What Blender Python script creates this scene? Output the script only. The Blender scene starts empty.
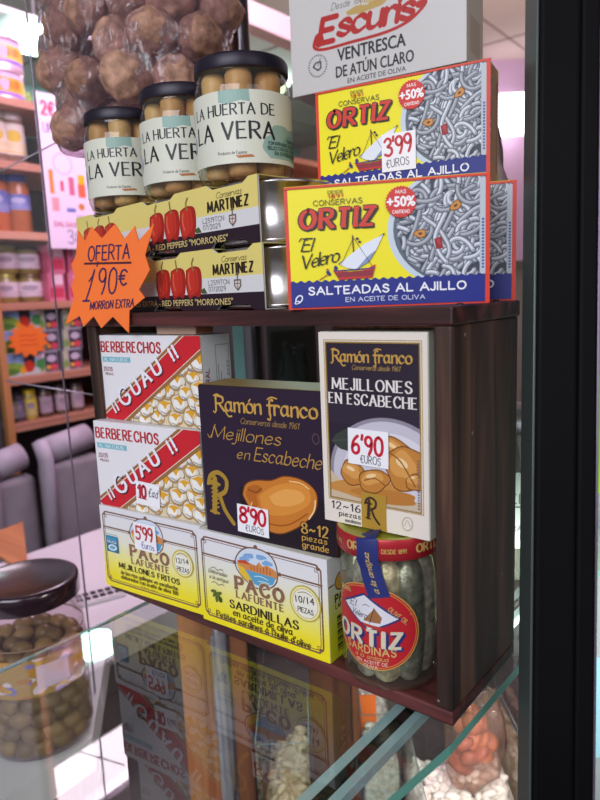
import bpy, bmesh, math, random
from mathutils import Vector, Matrix
from mathutils.geometry import tessellate_polygon
random.seed(7)
PI = math.pi
SC = bpy.context.scene
COL = SC.collection

# ------------------------------------------------------------------ camera
F = 654.79
CR = Vector((0.78179297, 0.62214205, -0.0417015))
CD = Vector((0.06844656, -0.15210093, -0.98599208))
CF = Vector((-0.61976997, 0.76798736, -0.16149492))
CP = Vector((0.13837409, -0.28773376, 0.22918567))
cam = bpy.data.cameras.new('camera'); cam_o = bpy.data.objects.new('camera', cam); COL.objects.link(cam_o)
M = Matrix.Identity(4)
for i in range(3):
    M[i][0] = CR[i]; M[i][1] = -CD[i]; M[i][2] = -CF[i]; M[i][3] = CP[i]
cam_o.matrix_world = M
cam.sensor_fit = 'VERTICAL'; cam.sensor_height = 32.0; cam.lens = F / 800 * 32.0
cam.clip_start = 0.01; cam.clip_end = 50
cam.dof.use_dof = True; cam.dof.focus_distance = 0.41; cam.dof.aperture_fstop = 9.5
SC.camera = cam_o

# measuring helpers: where a sight line meets a real plane of the place
def ray(x, y): return CR * ((x - 300) / F) + CD * ((y - 400) / F) + CF
def atz(x, y, Z): d = ray(x, y); return CP + d * ((Z - CP.z) / d.z)
def atx(x, y, X): d = ray(x, y); return CP + d * ((X - CP.x) / d.x)
def ats(x, y, s): return CP + ray(x, y) * s

# ------------------------------------------------------------------ materials
def lin(c): return c / 12.92 if c <= .04045 else ((c + .055) / 1.055) ** 2.4
def hexc(h):
    h = h.lstrip('#'); h = h if len(h) == 6 else ''.join(q * 2 for q in h); return tuple(lin(int(h[i:i + 2], 16) / 255) for i in (0, 2, 4)) + (1,)
MATS = {}
def mat(name, col, rough=.5, metal=0, spec=.4, noise=0, nscale=40, bump=0, emit=None, es=0, coat=0):
    if name in MATS: return MATS[name]
    m = bpy.data.materials.new(name); m.use_nodes = True
    nt = m.node_tree; b = nt.nodes['Principled BSDF']
    c = hexc(col)
    b.inputs['Base Color'].default_value = c; b.inputs['Roughness'].default_value = rough
    b.inputs['Metallic'].default_value = metal; b.inputs['Specular IOR Level'].default_value = spec
    if coat: b.inputs['Coat Weight'].default_value = coat; b.inputs['Coat Roughness'].default_value = .15
    if emit:
        b.inputs['Emission Color'].default_value = hexc(emit); b.inputs['Emission Strength'].default_value = es
    if noise or bump:
        tc = nt.nodes.new('ShaderNodeTexCoord'); n = nt.nodes.new('ShaderNodeTexNoise')
        n.inputs['Scale'].default_value = nscale; n.inputs['Detail'].default_value = 5
        nt.links.new(tc.outputs['Object'], n.inputs['Vector'])
        if noise:
            r = nt.nodes.new('ShaderNodeValToRGB')
            r.color_ramp.elements[0].position = .3; r.color_ramp.elements[1].position = .7
            r.color_ramp.elements[0].color = tuple(x * (1 - noise) for x in c[:3]) + (1,)
            r.color_ramp.elements[1].color = tuple(min(1, x * (1 + noise)) for x in c[:3]) + (1,)
            nt.links.new(n.outputs['Fac'], r.inputs['Fac']); nt.links.new(r.outputs['Color'], b.inputs['Base Color'])
        if bump:
            bp = nt.nodes.new('ShaderNodeBump'); bp.inputs['Strength'].default_value = bump; bp.inputs['Distance'].default_value = .002
            nt.links.new(n.outputs['Fac'], bp.inputs['Height']); nt.links.new(bp.outputs['Normal'], b.inputs['Normal'])
    MATS[name] = m; return m
def ink(h): return mat('ink_' + h.strip('#'), h, rough=.42, spec=.35)
def wood(name, dark, light, axis, scale=60, rough=.45, fleck=False, spec=.4, mid=None):
    m = bpy.data.materials.new(name); m.use_nodes = True; nt = m.node_tree; b = nt.nodes['Principled BSDF']
    tc = nt.nodes.new('ShaderNodeTexCoord'); mp = nt.nodes.new('ShaderNodeMapping')
    s = [scale] * 3; s[axis] = scale * .07; mp.inputs['Scale'].default_value = s
    nt.links.new(tc.outputs['Object'], mp.inputs['Vector'])
    n = nt.nodes.new('ShaderNodeTexNoise'); n.inputs['Scale'].default_value = 1; n.inputs['Detail'].default_value = 8; n.inputs['Distortion'].default_value = .6
    nt.links.new(mp.outputs['Vector'], n.inputs['Vector'])
    r = nt.nodes.new('ShaderNodeValToRGB'); r.color_ramp.elements[0].position = .33; r.color_ramp.elements[1].position = .68
    r.color_ramp.elements[0].color = hexc(dark); r.color_ramp.elements[1].color = hexc(light)
    if mid: e = r.color_ramp.elements.new(.5); e.color = hexc(mid)
    nt.links.new(n.outputs['Fac'], r.inputs['Fac']); out = r.outputs['Color']
    if fleck:
        v = nt.nodes.new('ShaderNodeTexVoronoi'); v.inputs['Scale'].default_value = 55
        nt.links.new(tc.outputs['Object'], v.inputs['Vector'])
        cr = nt.nodes.new('ShaderNodeValToRGB'); cr.color_ramp.elements[0].position = .045; cr.color_ramp.elements[1].position = .06
        cr.color_ramp.elements[0].color = (1, 1, 1, 1); cr.color_ramp.elements[1].color = (0, 0, 0, 1)
        nt.links.new(v.outputs['Distance'], cr.inputs['Fac'])
        mx = nt.nodes.new('ShaderNodeMix'); mx.data_type = 'RGBA'; mx.inputs['B'].default_value = hexc('#8d8478')
        nt.links.new(cr.outputs['Color'], mx.inputs['Factor']); nt.links.new(out, mx.inputs['A']); out = mx.outputs['Result']
    nt.links.new(out, b.inputs['Base Color'])
    b.inputs['Roughness'].default_value = rough; b.inputs['Specular IOR Level'].default_value = spec
    bp = nt.nodes.new('ShaderNodeBump'); bp.inputs['Strength'].default_value = .25; bp.inputs['Distance'].default_value = .0008
    nt.links.new(n.outputs['Fac'], bp.inputs['Height']); nt.links.new(bp.outputs['Normal'], b.inputs['Normal'])
    MATS[name] = m; return m
def glass(name, tint='#f4fbf8', ior=1.45, rough=.02, gain=1.0, cover=0.0, cover_col='#ffffff', streak=False):
    """thin clear sheet: lets light straight through, reflects by Fresnel; cover = share of a milky diffuse film"""
    m = bpy.data.materials.new(name); m.use_nodes = True; nt = m.node_tree; nt.nodes.clear()
    o = nt.nodes.new('ShaderNodeOutputMaterial'); t = nt.nodes.new('ShaderNodeBsdfTransparent'); g = nt.nodes.new('ShaderNodeBsdfGlossy')
    t.inputs['Color'].default_value = hexc(tint); g.inputs['Roughness'].default_value = rough
    if streak:                                                            # drawn-tight creases in plastic film
        tc = nt.nodes.new('ShaderNodeTexCoord'); mp = nt.nodes.new('ShaderNodeMapping'); mp.inputs['Scale'].default_value = (55, 55, 9); mp.inputs['Rotation'].default_value = (.5, .6, .3)
        nz = nt.nodes.new('ShaderNodeTexNoise'); nz.inputs['Scale'].default_value = 1; nz.inputs['Detail'].default_value = 4; nz.inputs['Distortion'].default_value = 1.2
        bp = nt.nodes.new('ShaderNodeBump'); bp.inputs['Strength'].default_value = 1; bp.inputs['Distance'].default_value = .012
        nt.links.new(tc.outputs['Object'], mp.inputs['Vector']); nt.links.new(mp.outputs['Vector'], nz.inputs['Vector']); nt.links.new(nz.outputs['Fac'], bp.inputs['Height']); nt.links.new(bp.outputs['Normal'], g.inputs['Normal'])
    f0 = ((ior - 1) / (ior + 1)) ** 2                                     # Schlick, the same from both sides of the sheet
    lw_ = nt.nodes.new('ShaderNodeLayerWeight'); lw_.inputs['Blend'].default_value = .5
    pw = nt.nodes.new('ShaderNodeMath'); pw.operation = 'POWER'; pw.inputs[1].default_value = 5; nt.links.new(lw_.outputs['Facing'], pw.inputs[0])
    ml = nt.nodes.new('ShaderNodeMath'); ml.operation = 'MULTIPLY_ADD'; ml.inputs[1].default_value = (1 - f0) * gain; ml.inputs[2].default_value = f0 * gain; ml.use_clamp = True
    nt.links.new(pw.outputs[0], ml.inputs[0])
    mx = nt.nodes.new('ShaderNodeMixShader'); nt.links.new(ml.outputs[0], mx.inputs[0])
    src = t.outputs[0]
    if cover:
        d = nt.nodes.new('ShaderNodeBsdfDiffuse'); d.inputs['Color'].default_value = hexc(cover_col)
        m2 = nt.nodes.new('ShaderNodeMixShader'); m2.inputs[0].default_value = cover
        nt.links.new(t.outputs[0], m2.inputs[1]); nt.links.new(d.outputs[0], m2.inputs[2]); src = m2.outputs[0]
    nt.links.new(src, mx.inputs[1]); nt.links.new(g.outputs[0], mx.inputs[2]); nt.links.new(mx.outputs[0], o.inputs['Surface'])
    MATS[name] = m; return m

# ------------------------------------------------------------------ mesh builder
class MB:
    def __init__(s): s.v = []; s.f = []; s.mi = []; s.sm = []; s.mats = []
    def _m(s, m):
        if m not in s.mats: s.mats.append(m)
        return s.mats.index(m)
    def add(s, verts, faces, m, smooth=False, X=None):
        o = len(s.v); k = s._m(m)
        s.v += [tuple(X @ Vector(p)) if X else tuple(p) for p in verts]
        for f in faces: s.f.append(tuple(i + o for i in f)); s.mi.append(k); s.sm.append(smooth)
    def box(s, a, b, m, bev=0, seg=2, X=None, smooth=False):
        bm = bmesh.new(); bmesh.ops.create_cube(bm, size=1)
        for v in bm.verts: v.co = Vector([(a[i] + b[i]) / 2 + v.co[i] * (b[i] - a[i]) for i in range(3)])
        if bev: bmesh.ops.bevel(bm, geom=bm.edges[:], offset=bev, segments=seg, profile=.5, affect='EDGES')
        bm.verts.index_update()
        s.add([v.co[:] for v in bm.verts], [[v.index for v in f.verts] for f in bm.faces], m, smooth, X); bm.free()
    def lathe(s, prof, m, n=40, X=None, smooth=True, cap0=True, cap1=True):
        vs = []; fs = []
        for r, z in prof:
            for k in range(n): a = 2 * PI * k / n; vs.append((r * math.cos(a), r * math.sin(a), z))
        for i in range(len(prof) - 1):
            for k in range(n): fs.append((i * n + k, i * n + (k + 1) % n, (i + 1) * n + (k + 1) % n, (i + 1) * n + k))
        s.add(vs, fs, m, smooth, X)
        if cap0: s.add(vs[:n], [tuple(range(n - 1, -1, -1))], m, False, X)
        if cap1: s.add(vs[-n:], [tuple(range(n))], m, False, X)
    def tube(s, pts, r, m, n=8, X=None):
        pts = [Vector(p) for p in pts]; vs = []; fs = []
        for i, p in enumerate(pts):
            t = (pts[min(i + 1, len(pts) - 1)] - pts[max(i - 1, 0)]).normalized()
            u = t.cross(Vector((0, 0, 1)));  u = u.normalized() if u.length > 1e-4 else Vector((1, 0, 0)); w = t.cross(u)
            rr = r[i] if isinstance(r, (list, tuple)) else r
            for k in range(n): a = 2 * PI * k / n; vs.append(p + (u * math.cos(a) + w * math.sin(a)) * rr)
        for i in range(len(pts) - 1):
            for k in range(n): fs.append((i * n + k, i * n + (k + 1) % n, (i + 1) * n + (k + 1) % n, (i + 1) * n + k))
        fs.append(tuple(range(n - 1, -1, -1))); fs.append(tuple(range((len(pts) - 1) * n, len(pts) * n)))
        s.add(vs, fs, m, True, X)
    def prism(s, poly, z0, z1, m, X=None):
        """poly in local xy, thickness along z"""
        n = len(poly); vs = [(x, y, z0) for x, y in poly] + [(x, y, z1) for x, y in poly]
        tr = tessellate_polygon([[Vector((x, y, 0)) for x, y in poly]])
        def up(t):
            (a, b), (c, d), (e, f) = (poly[i] for i in t)
            return t if (c - a) * (f - b) - (d - b) * (e - a) > 0 else t[::-1]
        tr = [up(tuple(t)) for t in tr]
        fs = [tuple(i + n for i in t) for t in tr] + [t[::-1] for t in tr]
        area = sum(poly[i][0] * poly[(i + 1) % n][1] - poly[(i + 1) % n][0] * poly[i][1] for i in range(n))
        for i in range(n):
            j = (i + 1) % n; q = (i, j, j + n, i + n); fs.append(q if area > 0 else q[::-1])
        s.add(vs, fs, m, False, X)
    def mesh(s, name):
        me = bpy.data.meshes.new(name); me.from_pydata(s.v, [], s.f)
        for m in s.mats: me.materials.append(m)
        me.polygons.foreach_set('material_index', s.mi); me.polygons.foreach_set('use_smooth', s.sm); me.update(); return me
    def build(s, name, parent=None, loc=(0, 0, 0), rz=0):
        o = bpy.data.objects.new(name, s.mesh(name)); COL.objects.link(o)
        o.location = loc; o.rotation_euler = (0, 0, rz)
        if parent: o.parent = parent
        return o
def tag(o, label=None, cat=None, group=None, kind=None):
    if label: o['label'] = label
    if cat: o['category'] = cat
    if group: o['group'] = group
    if kind: o['kind'] = kind
    return o
def empty(name, loc, rz=0, label=None, cat=None, group=None):
    o = bpy.data.objects.new(name, None); COL.objects.link(o); o.empty_display_size = .02
    o.location = loc; o.rotation_euler = (0, 0, rz); return tag(o, label, cat, group)
def copy_tree(o, loc=None, rz=None, label=None, parent=None):
    c = o.copy(); COL.objects.link(c)
    if parent: c.parent = parent
    if loc is not None: c.location = loc
    if rz is not None: c.rotation_euler = (0, 0, rz)
    if label: c['label'] = label
    for ch in list(o.children): copy_tree(ch, parent=c)
    return c
def struct(mb, name, loc=(0, 0, 0), rz=0): return tag(mb.build(name, None, loc, rz), kind='structure')

# ------------------------------------------------------------------ lettering
GL = {
'A': (.72, "0,0 .36,1 .72,0;.14,.36 .58,.36"),
'B': (.57, "0,0 0,1;~0,1 .3,1 .5,.9 .5,.65 .3,.53 0,.52;~0,.52 .35,.52 .57,.4 .57,.14 .35,0 0,0"),
'C': (.66, "~.66,.8 .52,.97 .34,1 .12,.86 0,.5 .12,.14 .34,0 .52,.03 .66,.2"),
'D': (.66, "0,0 0,1;~0,1 .3,1 .58,.82 .66,.5 .58,.18 .3,0 0,0"),
'E': (.52, "0,0 0,1;0,1 .5,1;0,.52 .42,.52;0,0 .52,0"),
'F': (.5, "0,0 0,1;0,1 .5,1;0,.5 .4,.5"),
'G': (.68, "~.66,.8 .52,.97 .34,1 .12,.86 0,.5 .12,.14 .34,0 .52,.03 .66,.2;.66,.12 .66,.47;.68,.47 .4,.47"),
'H': (.64, "0,0 0,1;.64,0 .64,1;0,.52 .64,.52"),
'I': (.02, "0,0 0,1"),
'J': (.3, "~.3,1 .3,.2 .2,0 .05,0 -.05,.12"),
'L': (.5, "0,1 0,0;0,0 .5,0"),
'M': (.84, "0,0 .06,1;.06,1 .42,.12;.42,.12 .78,1;.78,1 .84,0"),
'N': (.64, "0,0 0,1;0,1 .64,0;.64,0 .64,1"),
'O': (.72, "~.36,1 .12,.87 0,.5 .12,.13 .36,0 .6,.13 .72,.5 .6,.87 .36,1"),
'P': (.53, "0,0 0,1;~0,1 .3,1 .53,.9 .53,.6 .3,.47 0,.46"),
'R': (.58, "0,0 0,1;~0,1 .3,1 .53,.9 .53,.62 .3,.49 0,.48;.25,.48 .6,0"),
'S': (.5, "~.48,.84 .36,.98 .22,1 .05,.88 .06,.66 .26,.53 .46,.4 .5,.16 .32,0 .14,.02 0,.18"),
'T': (.6, "0,1 .6,1;.3,1 .3,0"),
'U': (.6, "~0,1 0,.3 .1,.05 .3,0 .5,.05 .6,.3 .6,1"),
'V': (.68, "0,1 .34,0;.34,0 .68,1"),
'X': (.6, "0,0 .6,1;0,1 .6,0"),
'Z': (.56, "0,1 .55,1;.55,1 0,0;0,0 .56,0"),
'a': (.54, "~.42,.5 .3,.62 .12,.58 0,.3 .1,.03 .26,.04 .42,.25;~.44,.62 .42,.2 .46,.02 .56,.05"),
'b': (.46, "0,1 0,0;~0,.4 .15,.6 .35,.6 .46,.35 .38,.08 .2,0 0,.1"),
'c': (.44, "~.42,.5 .28,.62 .1,.55 0,.3 .1,.05 .26,0 .44,.12"),
'd': (.46, "~.44,.45 .3,.62 .12,.58 0,.3 .1,.03 .26,.02 .44,.2;.44,1 .44,0"),
'e': (.44, "~.02,.3 .4,.36 .38,.55 .24,.62 .08,.52 0,.3 .08,.06 .25,0 .44,.12"),
'f': (.34, "~.36,.95 .26,1 .16,.85 .15,.4 .15,0;0,.6 .32,.6"),
'g': (.46, "~.44,.45 .3,.62 .12,.58 0,.3 .1,.03 .26,.02 .44,.2;~.44,.6 .44,-.1 .36,-.3 .2,-.32 .05,-.22"),
'h': (.42, "0,1 0,0;~0,.4 .14,.58 .3,.62 .4,.5 .41,0"),
'i': (.02, "0,.6 0,0;0,.8 .01,.85"),
'j': (.1, "~.1,.6 .1,-.15 0,-.3 -.12,-.28;.1,.8 .11,.85"),
'l': (.02, "0,1 0,0"),
'm': (.72, "0,.6 0,0;~0,.4 .1,.58 .24,.62 .34,.5 .35,0;~.35,.4 .46,.58 .6,.62 .7,.5 .71,0"),
'n': (.42, "0,.6 0,0;~0,.4 .14,.58 .3,.62 .4,.5 .41,0"),
'o': (.48, "~.24,.62 .07,.54 0,.3 .07,.06 .24,0 .41,.06 .48,.3 .41,.54 .24,.62"),
'p': (.46, "0,.6 0,-.34;~0,.4 .15,.6 .35,.6 .46,.35 .38,.08 .2,0 0,.1"),
'q': (.46, "~.44,.45 .3,.62 .12,.58 0,.3 .1,.03 .26,.02 .44,.2;.44,.6 .44,-.34"),
'r': (.3, "0,.6 0,0;~0,.38 .1,.56 .22,.62 .32,.56"),
's': (.36, "~.34,.52 .22,.62 .06,.56 .05,.42 .2,.32 .34,.22 .33,.07 .18,0 0,.1"),
't': (.3, "~.13,.85 .13,.15 .2,.0 .32,.06;0,.6 .3,.6"),
'u': (.44, "~0,.6 0,.2 .08,.02 .24,.02 .4,.2;.42,.6 .42,0"),
'v': (.42, "0,.6 .2,0;.2,0 .42,.6"),
'x': (.4, "0,0 .4,.6;0,.6 .4,0"),
'z': (.4, "0,.6 .4,.6;.4,.6 0,0;0,0 .4,0"),
'0': (.5, "~.25,1 .06,.85 0,.5 .06,.15 .25,0 .44,.15 .5,.5 .44,.85 .25,1"),
'1': (.24, "0,.75 .22,1;.22,1 .2,0"),
'2': (.5, "~.02,.78 .14,.98 .34,.98 .46,.78 .34,.45 0,0;0,0 .5,0"),
'3': (.48, "~.02,.85 .2,1 .4,.92 .42,.68 .2,.53 .44,.42 .48,.16 .26,0 0,.1"),
'4': (.52, "~.36,1 0,.33;0,.33 .52,.33;.38,.6 .38,0"),
'5': (.48, "~.02,.1 .2,0 .42,.1 .48,.34 .34,.56 .06,.52;.06,.52 .1,1;.1,1 .46,.98"),
'6': (.5, "~.4,.98 .16,.75 .02,.4 .06,.1 .25,0 .45,.12 .46,.4 .28,.52 .06,.38"),
'7': (.48, "0,1 .48,1;.48,1 .16,0"),
'8': (.5, "~.25,.54 .06,.68 .06,.9 .25,1 .44,.9 .44,.68 .25,.54 .02,.38 .02,.12 .25,0 .48,.12 .48,.38 .25,.54"),
'9': (.48, "~.44,.66 .28,.48 .06,.58 .02,.84 .2,1 .4,.92 .45,.66 .4,.3 .26,.0"),
"'": (.08, ".06,1.05 .02,.8"),
'€': (.56, "~.56,.86 .4,1 .2,.92 .1,.6 .12,.25 .3,0 .52,.1;0,.6 .4,.62;0,.42 .36,.42"),
'-': (.3, "0,.42 .3,.42"), '~': (.5, "~0,.36 .14,.5 .34,.34 .5,.48"), '/': (.3, "0,0 .3,1"),
'!': (.05, "0,1 0,.3;0,.06 .01,.0"), '¡': (.05, "0,.7 0,0;0,1 .01,.94"), '.': (.04, "0,.04 .02,0"),
' ': (.22, ""), '"': (.14, "0,1 0,.8;.14,1 .14,.8"),
}
def catmull(p, sub=5):
    o = []
    n = len(p)
    for i in range(n - 1):
        a = p[max(i - 1, 0)]; b = p[i]; c = p[i + 1]; d = p[min(i + 2, n - 1)]
        for k in range(sub):
            t = k / sub
            o.append(tuple(.5 * (2 * b[j] + (c[j] - a[j]) * t + (2 * a[j] - 5 * b[j] + 4 * c[j] - d[j]) * t * t + (3 * b[j] - a[j] - 3 * c[j] + d[j]) * t ** 3) for j in (0, 1)))
    o.append(p[-1]); return o
def glyph_strokes(ch):
    acc = {'ó': 'o', 'á': 'a', 'à': 'a', 'Ú': 'U'}.get(ch)
    if not (acc or ch) in GL and ch.upper() not in GL: ch = ' '
    adv, s = GL.get(acc or ch) or GL[ch.upper()]
    out = []
    for st in s.split(';'):
        if not st.strip(): continue
        cv = st.startswith('~'); pts = [tuple(float(q) for q in t.split(',')) for t in st.lstrip('~').split()]
        if cv: out.append((True, catmull(pts)))
        else:
            for a, b in zip(pts, pts[1:]): out.append((False, [a, b]))
    if acc: y = 1.08 if ch == 'Ú' else .75; out.append((False, [(adv * .4, y), (adv * .65, y + .17)]))
    return adv, out
BT = {}
def builtin_tris(s):
    if s in BT: return BT[s]
    cu = bpy.data.curves.new('t', 'FONT'); cu.body = s; cu.resolution_u = 3
    o = bpy.data.objects.new('t', cu); COL.objects.link(o); dg = bpy.context.evaluated_depsgraph_get()
    me = o.evaluated_get(dg).to_mesh(); me.calc_loop_triangles()
    tr = [[(me.vertices[i].co.x, me.vertices[i].co.y) for i in t.vertices] for t in me.loop_triangles]
    o.evaluated_get(dg).to_mesh_clear(); bpy.data.objects.remove(o); bpy.data.curves.remove(cu)
    BT[s] = tr; return tr

class Canvas:
    """flat print in millimetres, origin bottom left; every call is one ink layer"""
    def __init__(s, w, h, bg=None):
        s.w = w; s.h = h; s.ops = []; s.lift = .0002; s.step = 4e-6
        if bg: s.rect(0, 0, w, h, bg)
    def put(s, tris, col): s.lift += s.step; s.ops.append((s.lift, tris, col))
    def rect(s, x0, y0, x1, y1, col): s.poly([(x0, y0), (x1, y0), (x1, y1), (x0, y1)], col)
    def poly(s, p, col):
        t = tessellate_polygon([[Vector((x, y, 0)) for x, y in p]])
        s.put([[p[i] for i in q] for q in t], col)
    def ellipse(s, cx, cy, rx, ry, col, rot=0, n=28, wob=0, a0=0, a1=360, seed=0):
        rr = random.Random(seed); ph = rr.random() * 6; c, d = math.cos(rot), math.sin(rot); p = []
        for k in range(n):
            a = math.radians(a0 + (a1 - a0) * k / (n if a1 - a0 == 360 else n - 1)); f = 1 + wob * math.sin(3 * a + ph) + wob * .6 * math.sin(5 * a + ph * 2)
            x, y = rx * f * math.cos(a), ry * f * math.sin(a); p.append((cx + x * c - y * d, cy + x * d + y * c))
        s.poly(p, col)
    def ribbon_tris(s, pts, w, nib=None, caps=True):
        def wd(a): return w if nib is None else nib[0] + (w - nib[0]) * abs(math.sin(a - nib[1]))
        n = len(pts); T = []
        L = []; R = []
        for i in range(n):
            a = pts[max(i - 1, 0)]; b = pts[min(i + 1, n - 1)]; an = math.atan2(b[1] - a[1], b[0] - a[0])
            h = wd(an) / 2; nx, ny = -math.sin(an) * h, math.cos(an) * h
            L.append((pts[i][0] + nx, pts[i][1] + ny)); R.append((pts[i][0] - nx, pts[i][1] - ny))
            if caps and i in (0, n - 1):
                p = pts[i]; ao = an + (PI / 2 if i == 0 else -PI / 2); d = [(p[0] + h * math.cos(ao + k * PI / 5), p[1] + h * math.sin(ao + k * PI / 5)) for k in range(6)]
                T += [[d[0], d[k], d[k + 1]] for k in range(1, 5)]
        for i in range(n - 1): T += [[L[i], R[i], R[i + 1]], [L[i], R[i + 1], L[i + 1]]]
        return T
    def line(s, pts, w, col, curve=False, caps=True, nib=None):
        if curve: pts = catmull(pts, 6)
        s.put(s.ribbon_tris(pts, w, nib, caps), col)
    def lines(s, plist, w, col, curve=False):
        st = s.step; s.step = 2e-6
        for p in plist: s.put(s.ribbon_tris(catmull(p, 5) if curve else p, w), col)
        s.step = st
    def frame(s, x0, y0, x1, y1, w, col):
        s.lines([[(x0, y0), (x1, y0)], [(x1, y0), (x1, y1)], [(x1, y1), (x0, y1)], [(x0, y1), (x0, y0)]], w, col)
    def text(s, t, x, y, h, col, w=None, shear=0, rot=0, bold=0, arc=None, center=False):
        tr = builtin_tris(t)
        if not tr: return
        x0 = min(p[0] for q in tr for p in q); x1 = max(p[0] for q in tr for p in q); k = h / .73
        sx = k if w is None else w / (x1 - x0)
        if center: x = x - (x1 - x0) * sx / 2
        c, d = math.cos(rot), math.sin(rot)
        def f(p):
            u = (p[0] - x0) * sx + p[1] * k * shear; v = p[1] * k
            return (x + u * c - v * d, y + u * d + v * c)
        T = [[f(p) for p in q] for q in tr]
        if bold:
            b = bold
            for ox, oy in ((b * .7, 0), (-b * .7, 0), (0, b * .5), (0, -b * .5)): s.put([[(p[0] + ox, p[1] + oy) for p in q] for q in T], col)
        s.put(T, col)
    def pen(s, t, x, y, h, col, w=None, thick=.13, thin=None, nib=25, serif=0, shear=0, rot=0, track=.22, jit=0, arc=None, dx=0, dy=0, seed=1):
        """drawn letters: t set along x; thick and thin are in letter heights"""
        rr = random.Random(seed); cur = 0; items = []
        for ch in t:
            adv, st = glyph_strokes(ch)
            jy = rr.uniform(-jit, jit); js = 1 + rr.uniform(-jit, jit)
            for cv, pts in st: items.append((cv, [(cur + px * js, py * js + jy) for px, py in pts]))
            cur += adv + track
        tot = max(.01, cur - track); sx = h if w is None else w / tot
        c, d = math.cos(rot), math.sin(rot)
        def f(p):
            u = p[0] * sx + p[1] * h * shear; v = p[1] * h; q = (x + dx + u * c - v * d, y + dy + u * d + v * c)
            return arc(q) if arc else q
        W = thick * h; st = s.step; s.step = 2e-6; nb = (thin * h, math.radians(nib)) if thin is not None else None
        for cv, pts in items:
            s.put(s.ribbon_tris([f(p) for p in pts], W, nb, caps=not (serif and not cv)), col)
            if serif and not cv and abs(pts[1][1] - pts[0][1]) > .3:
                for p in pts:
                    if p[1] < .05 or p[1] > .55:
                        e = serif * h / sx; s.put(s.ribbon_tris([f((p[0] - e, p[1])), f((p[0] + e, p[1]))], max(.06 * h, (thin or thick * .5) * h), None, False), col)
        s.step = st
    def emit(s, mb, fmap, du=None, clip=True):
        """fmap(u, v, lift) in mm -> point; triangles are clipped to the sheet, and cut into strips du wide for curved sheets"""
        def cut(poly, ax, val, keep_gt):
            o = []
            for i in range(len(poly)):
                a = poly[i]; b = poly[(i + 1) % len(poly)]
                ia = (a[ax] >= val) == keep_gt or a[ax] == val; ib = (b[ax] >= val) == keep_gt or b[ax] == val
                if ia: o.append(a)
                if ia != ib:
                    t = (val - a[ax]) / (b[ax] - a[ax]); o.append((a[0] + (b[0] - a[0]) * t, a[1] + (b[1] - a[1]) * t))
            return o
        for L, tris, col in s.ops:
            m = ink(col) if isinstance(col, str) else col; vs = []; fs = []
            for t in tris:
                ar = (t[1][0] - t[0][0]) * (t[2][1] - t[0][1]) - (t[1][1] - t[0][1]) * (t[2][0] - t[0][0])
                if abs(ar) < 1e-9: continue
                p = list(t) if ar > 0 else [t[0], t[2], t[1]]
                if clip:
                    if min(q[0] for q in p) < 0: p = cut(p, 0, 0, True)
                    if p and max(q[0] for q in p) > s.w: p = cut(p, 0, s.w, False)
                    if p and min(q[1] for q in p) < 0: p = cut(p, 1, 0, True)
                    if p and max(q[1] for q in p) > s.h: p = cut(p, 1, s.h, False)
                if len(p) < 3: continue
                parts = [p]
                if du:
                    parts = []; k0 = math.floor(min(q[0] for q in p) / du); k1 = math.ceil(max(q[0] for q in p) / du)
                    for k in range(k0, k1):
                        q = cut(p, 0, k * du, True)
                        if len(q) >= 3: q = cut(q, 0, (k + 1) * du, False)
                        if len(q) >= 3: parts.append(q)
                for q in parts:
                    o = len(vs); vs += [fmap(a, b, L) for a, b in q]; fs.append(tuple(range(o, o + len(q))))
            if fs: mb.add(vs, fs, m)
def front(w, d): return lambda u, v, l: (u / 1000 - w / 2, -d / 2 - l, v / 1000)
def right(w, d): return lambda u, v, l: (w / 2 + l, u / 1000 - d / 2, v / 1000)
def cyl(r, w, ang, z0): return lambda u, v, l: ((r + l) * math.cos(ang + (u - w / 2) / 1000 / r), (r + l) * math.sin(ang + (u - w / 2) / 1000 / r), z0 + v / 1000)

# ------------------------------------------------------------------ the dark wooden crate
H = .22; W = .2987; D = .0866; T = .0092
wx = wood('stained_wood_lengthwise', '#1e0f0e', '#643230', 0, 70, .45, mid='#3c1e1d')
wz = wood('stained_wood_upright', '#1f140f', '#6a4a3a', 2, 60, .5, fleck=True, mid='#3c2920')
crate = empty('wooden_crate', (-W / 2, D / 2, 0), 0, 'dark stained wooden crate with open front holding seafood tins, standing on glass counter', 'crate')
def board(name, a, b, m):
    mb = MB(); c = Vector((-W / 2, D / 2, 0))
    mb.box([a[i] - c[i] for i in range(3)], [b[i] - c[i] for i in range(3)], m, .0012, 2); return mb.build(name, crate)
board('top_board', (-W - .001, -.001, H - T), (.0012, D, H), wx)
board('bottom_board', (-W, 0, .0008), (0, D, T), wx)
board('side_board', (-W, 0, T), (-W + .0115, D, H - T), wz)
board('side_board', (-.0095, 0, T), (0, D, H - T), wz)
mb = MB()
for x, y in ((-W + .006, .02), (-W + .006, .066), (-.005, .02), (-.005, .066)):
    mb = MB(); mb.lathe([(.0018, 0), (.0018, .0006), (.0008, .0009)], mat('nail_steel', '#3a3532', .4, 1), 10, Matrix.Translation((x + W / 2, y - D / 2, H))); mb.build('nail_head', crate)


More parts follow.
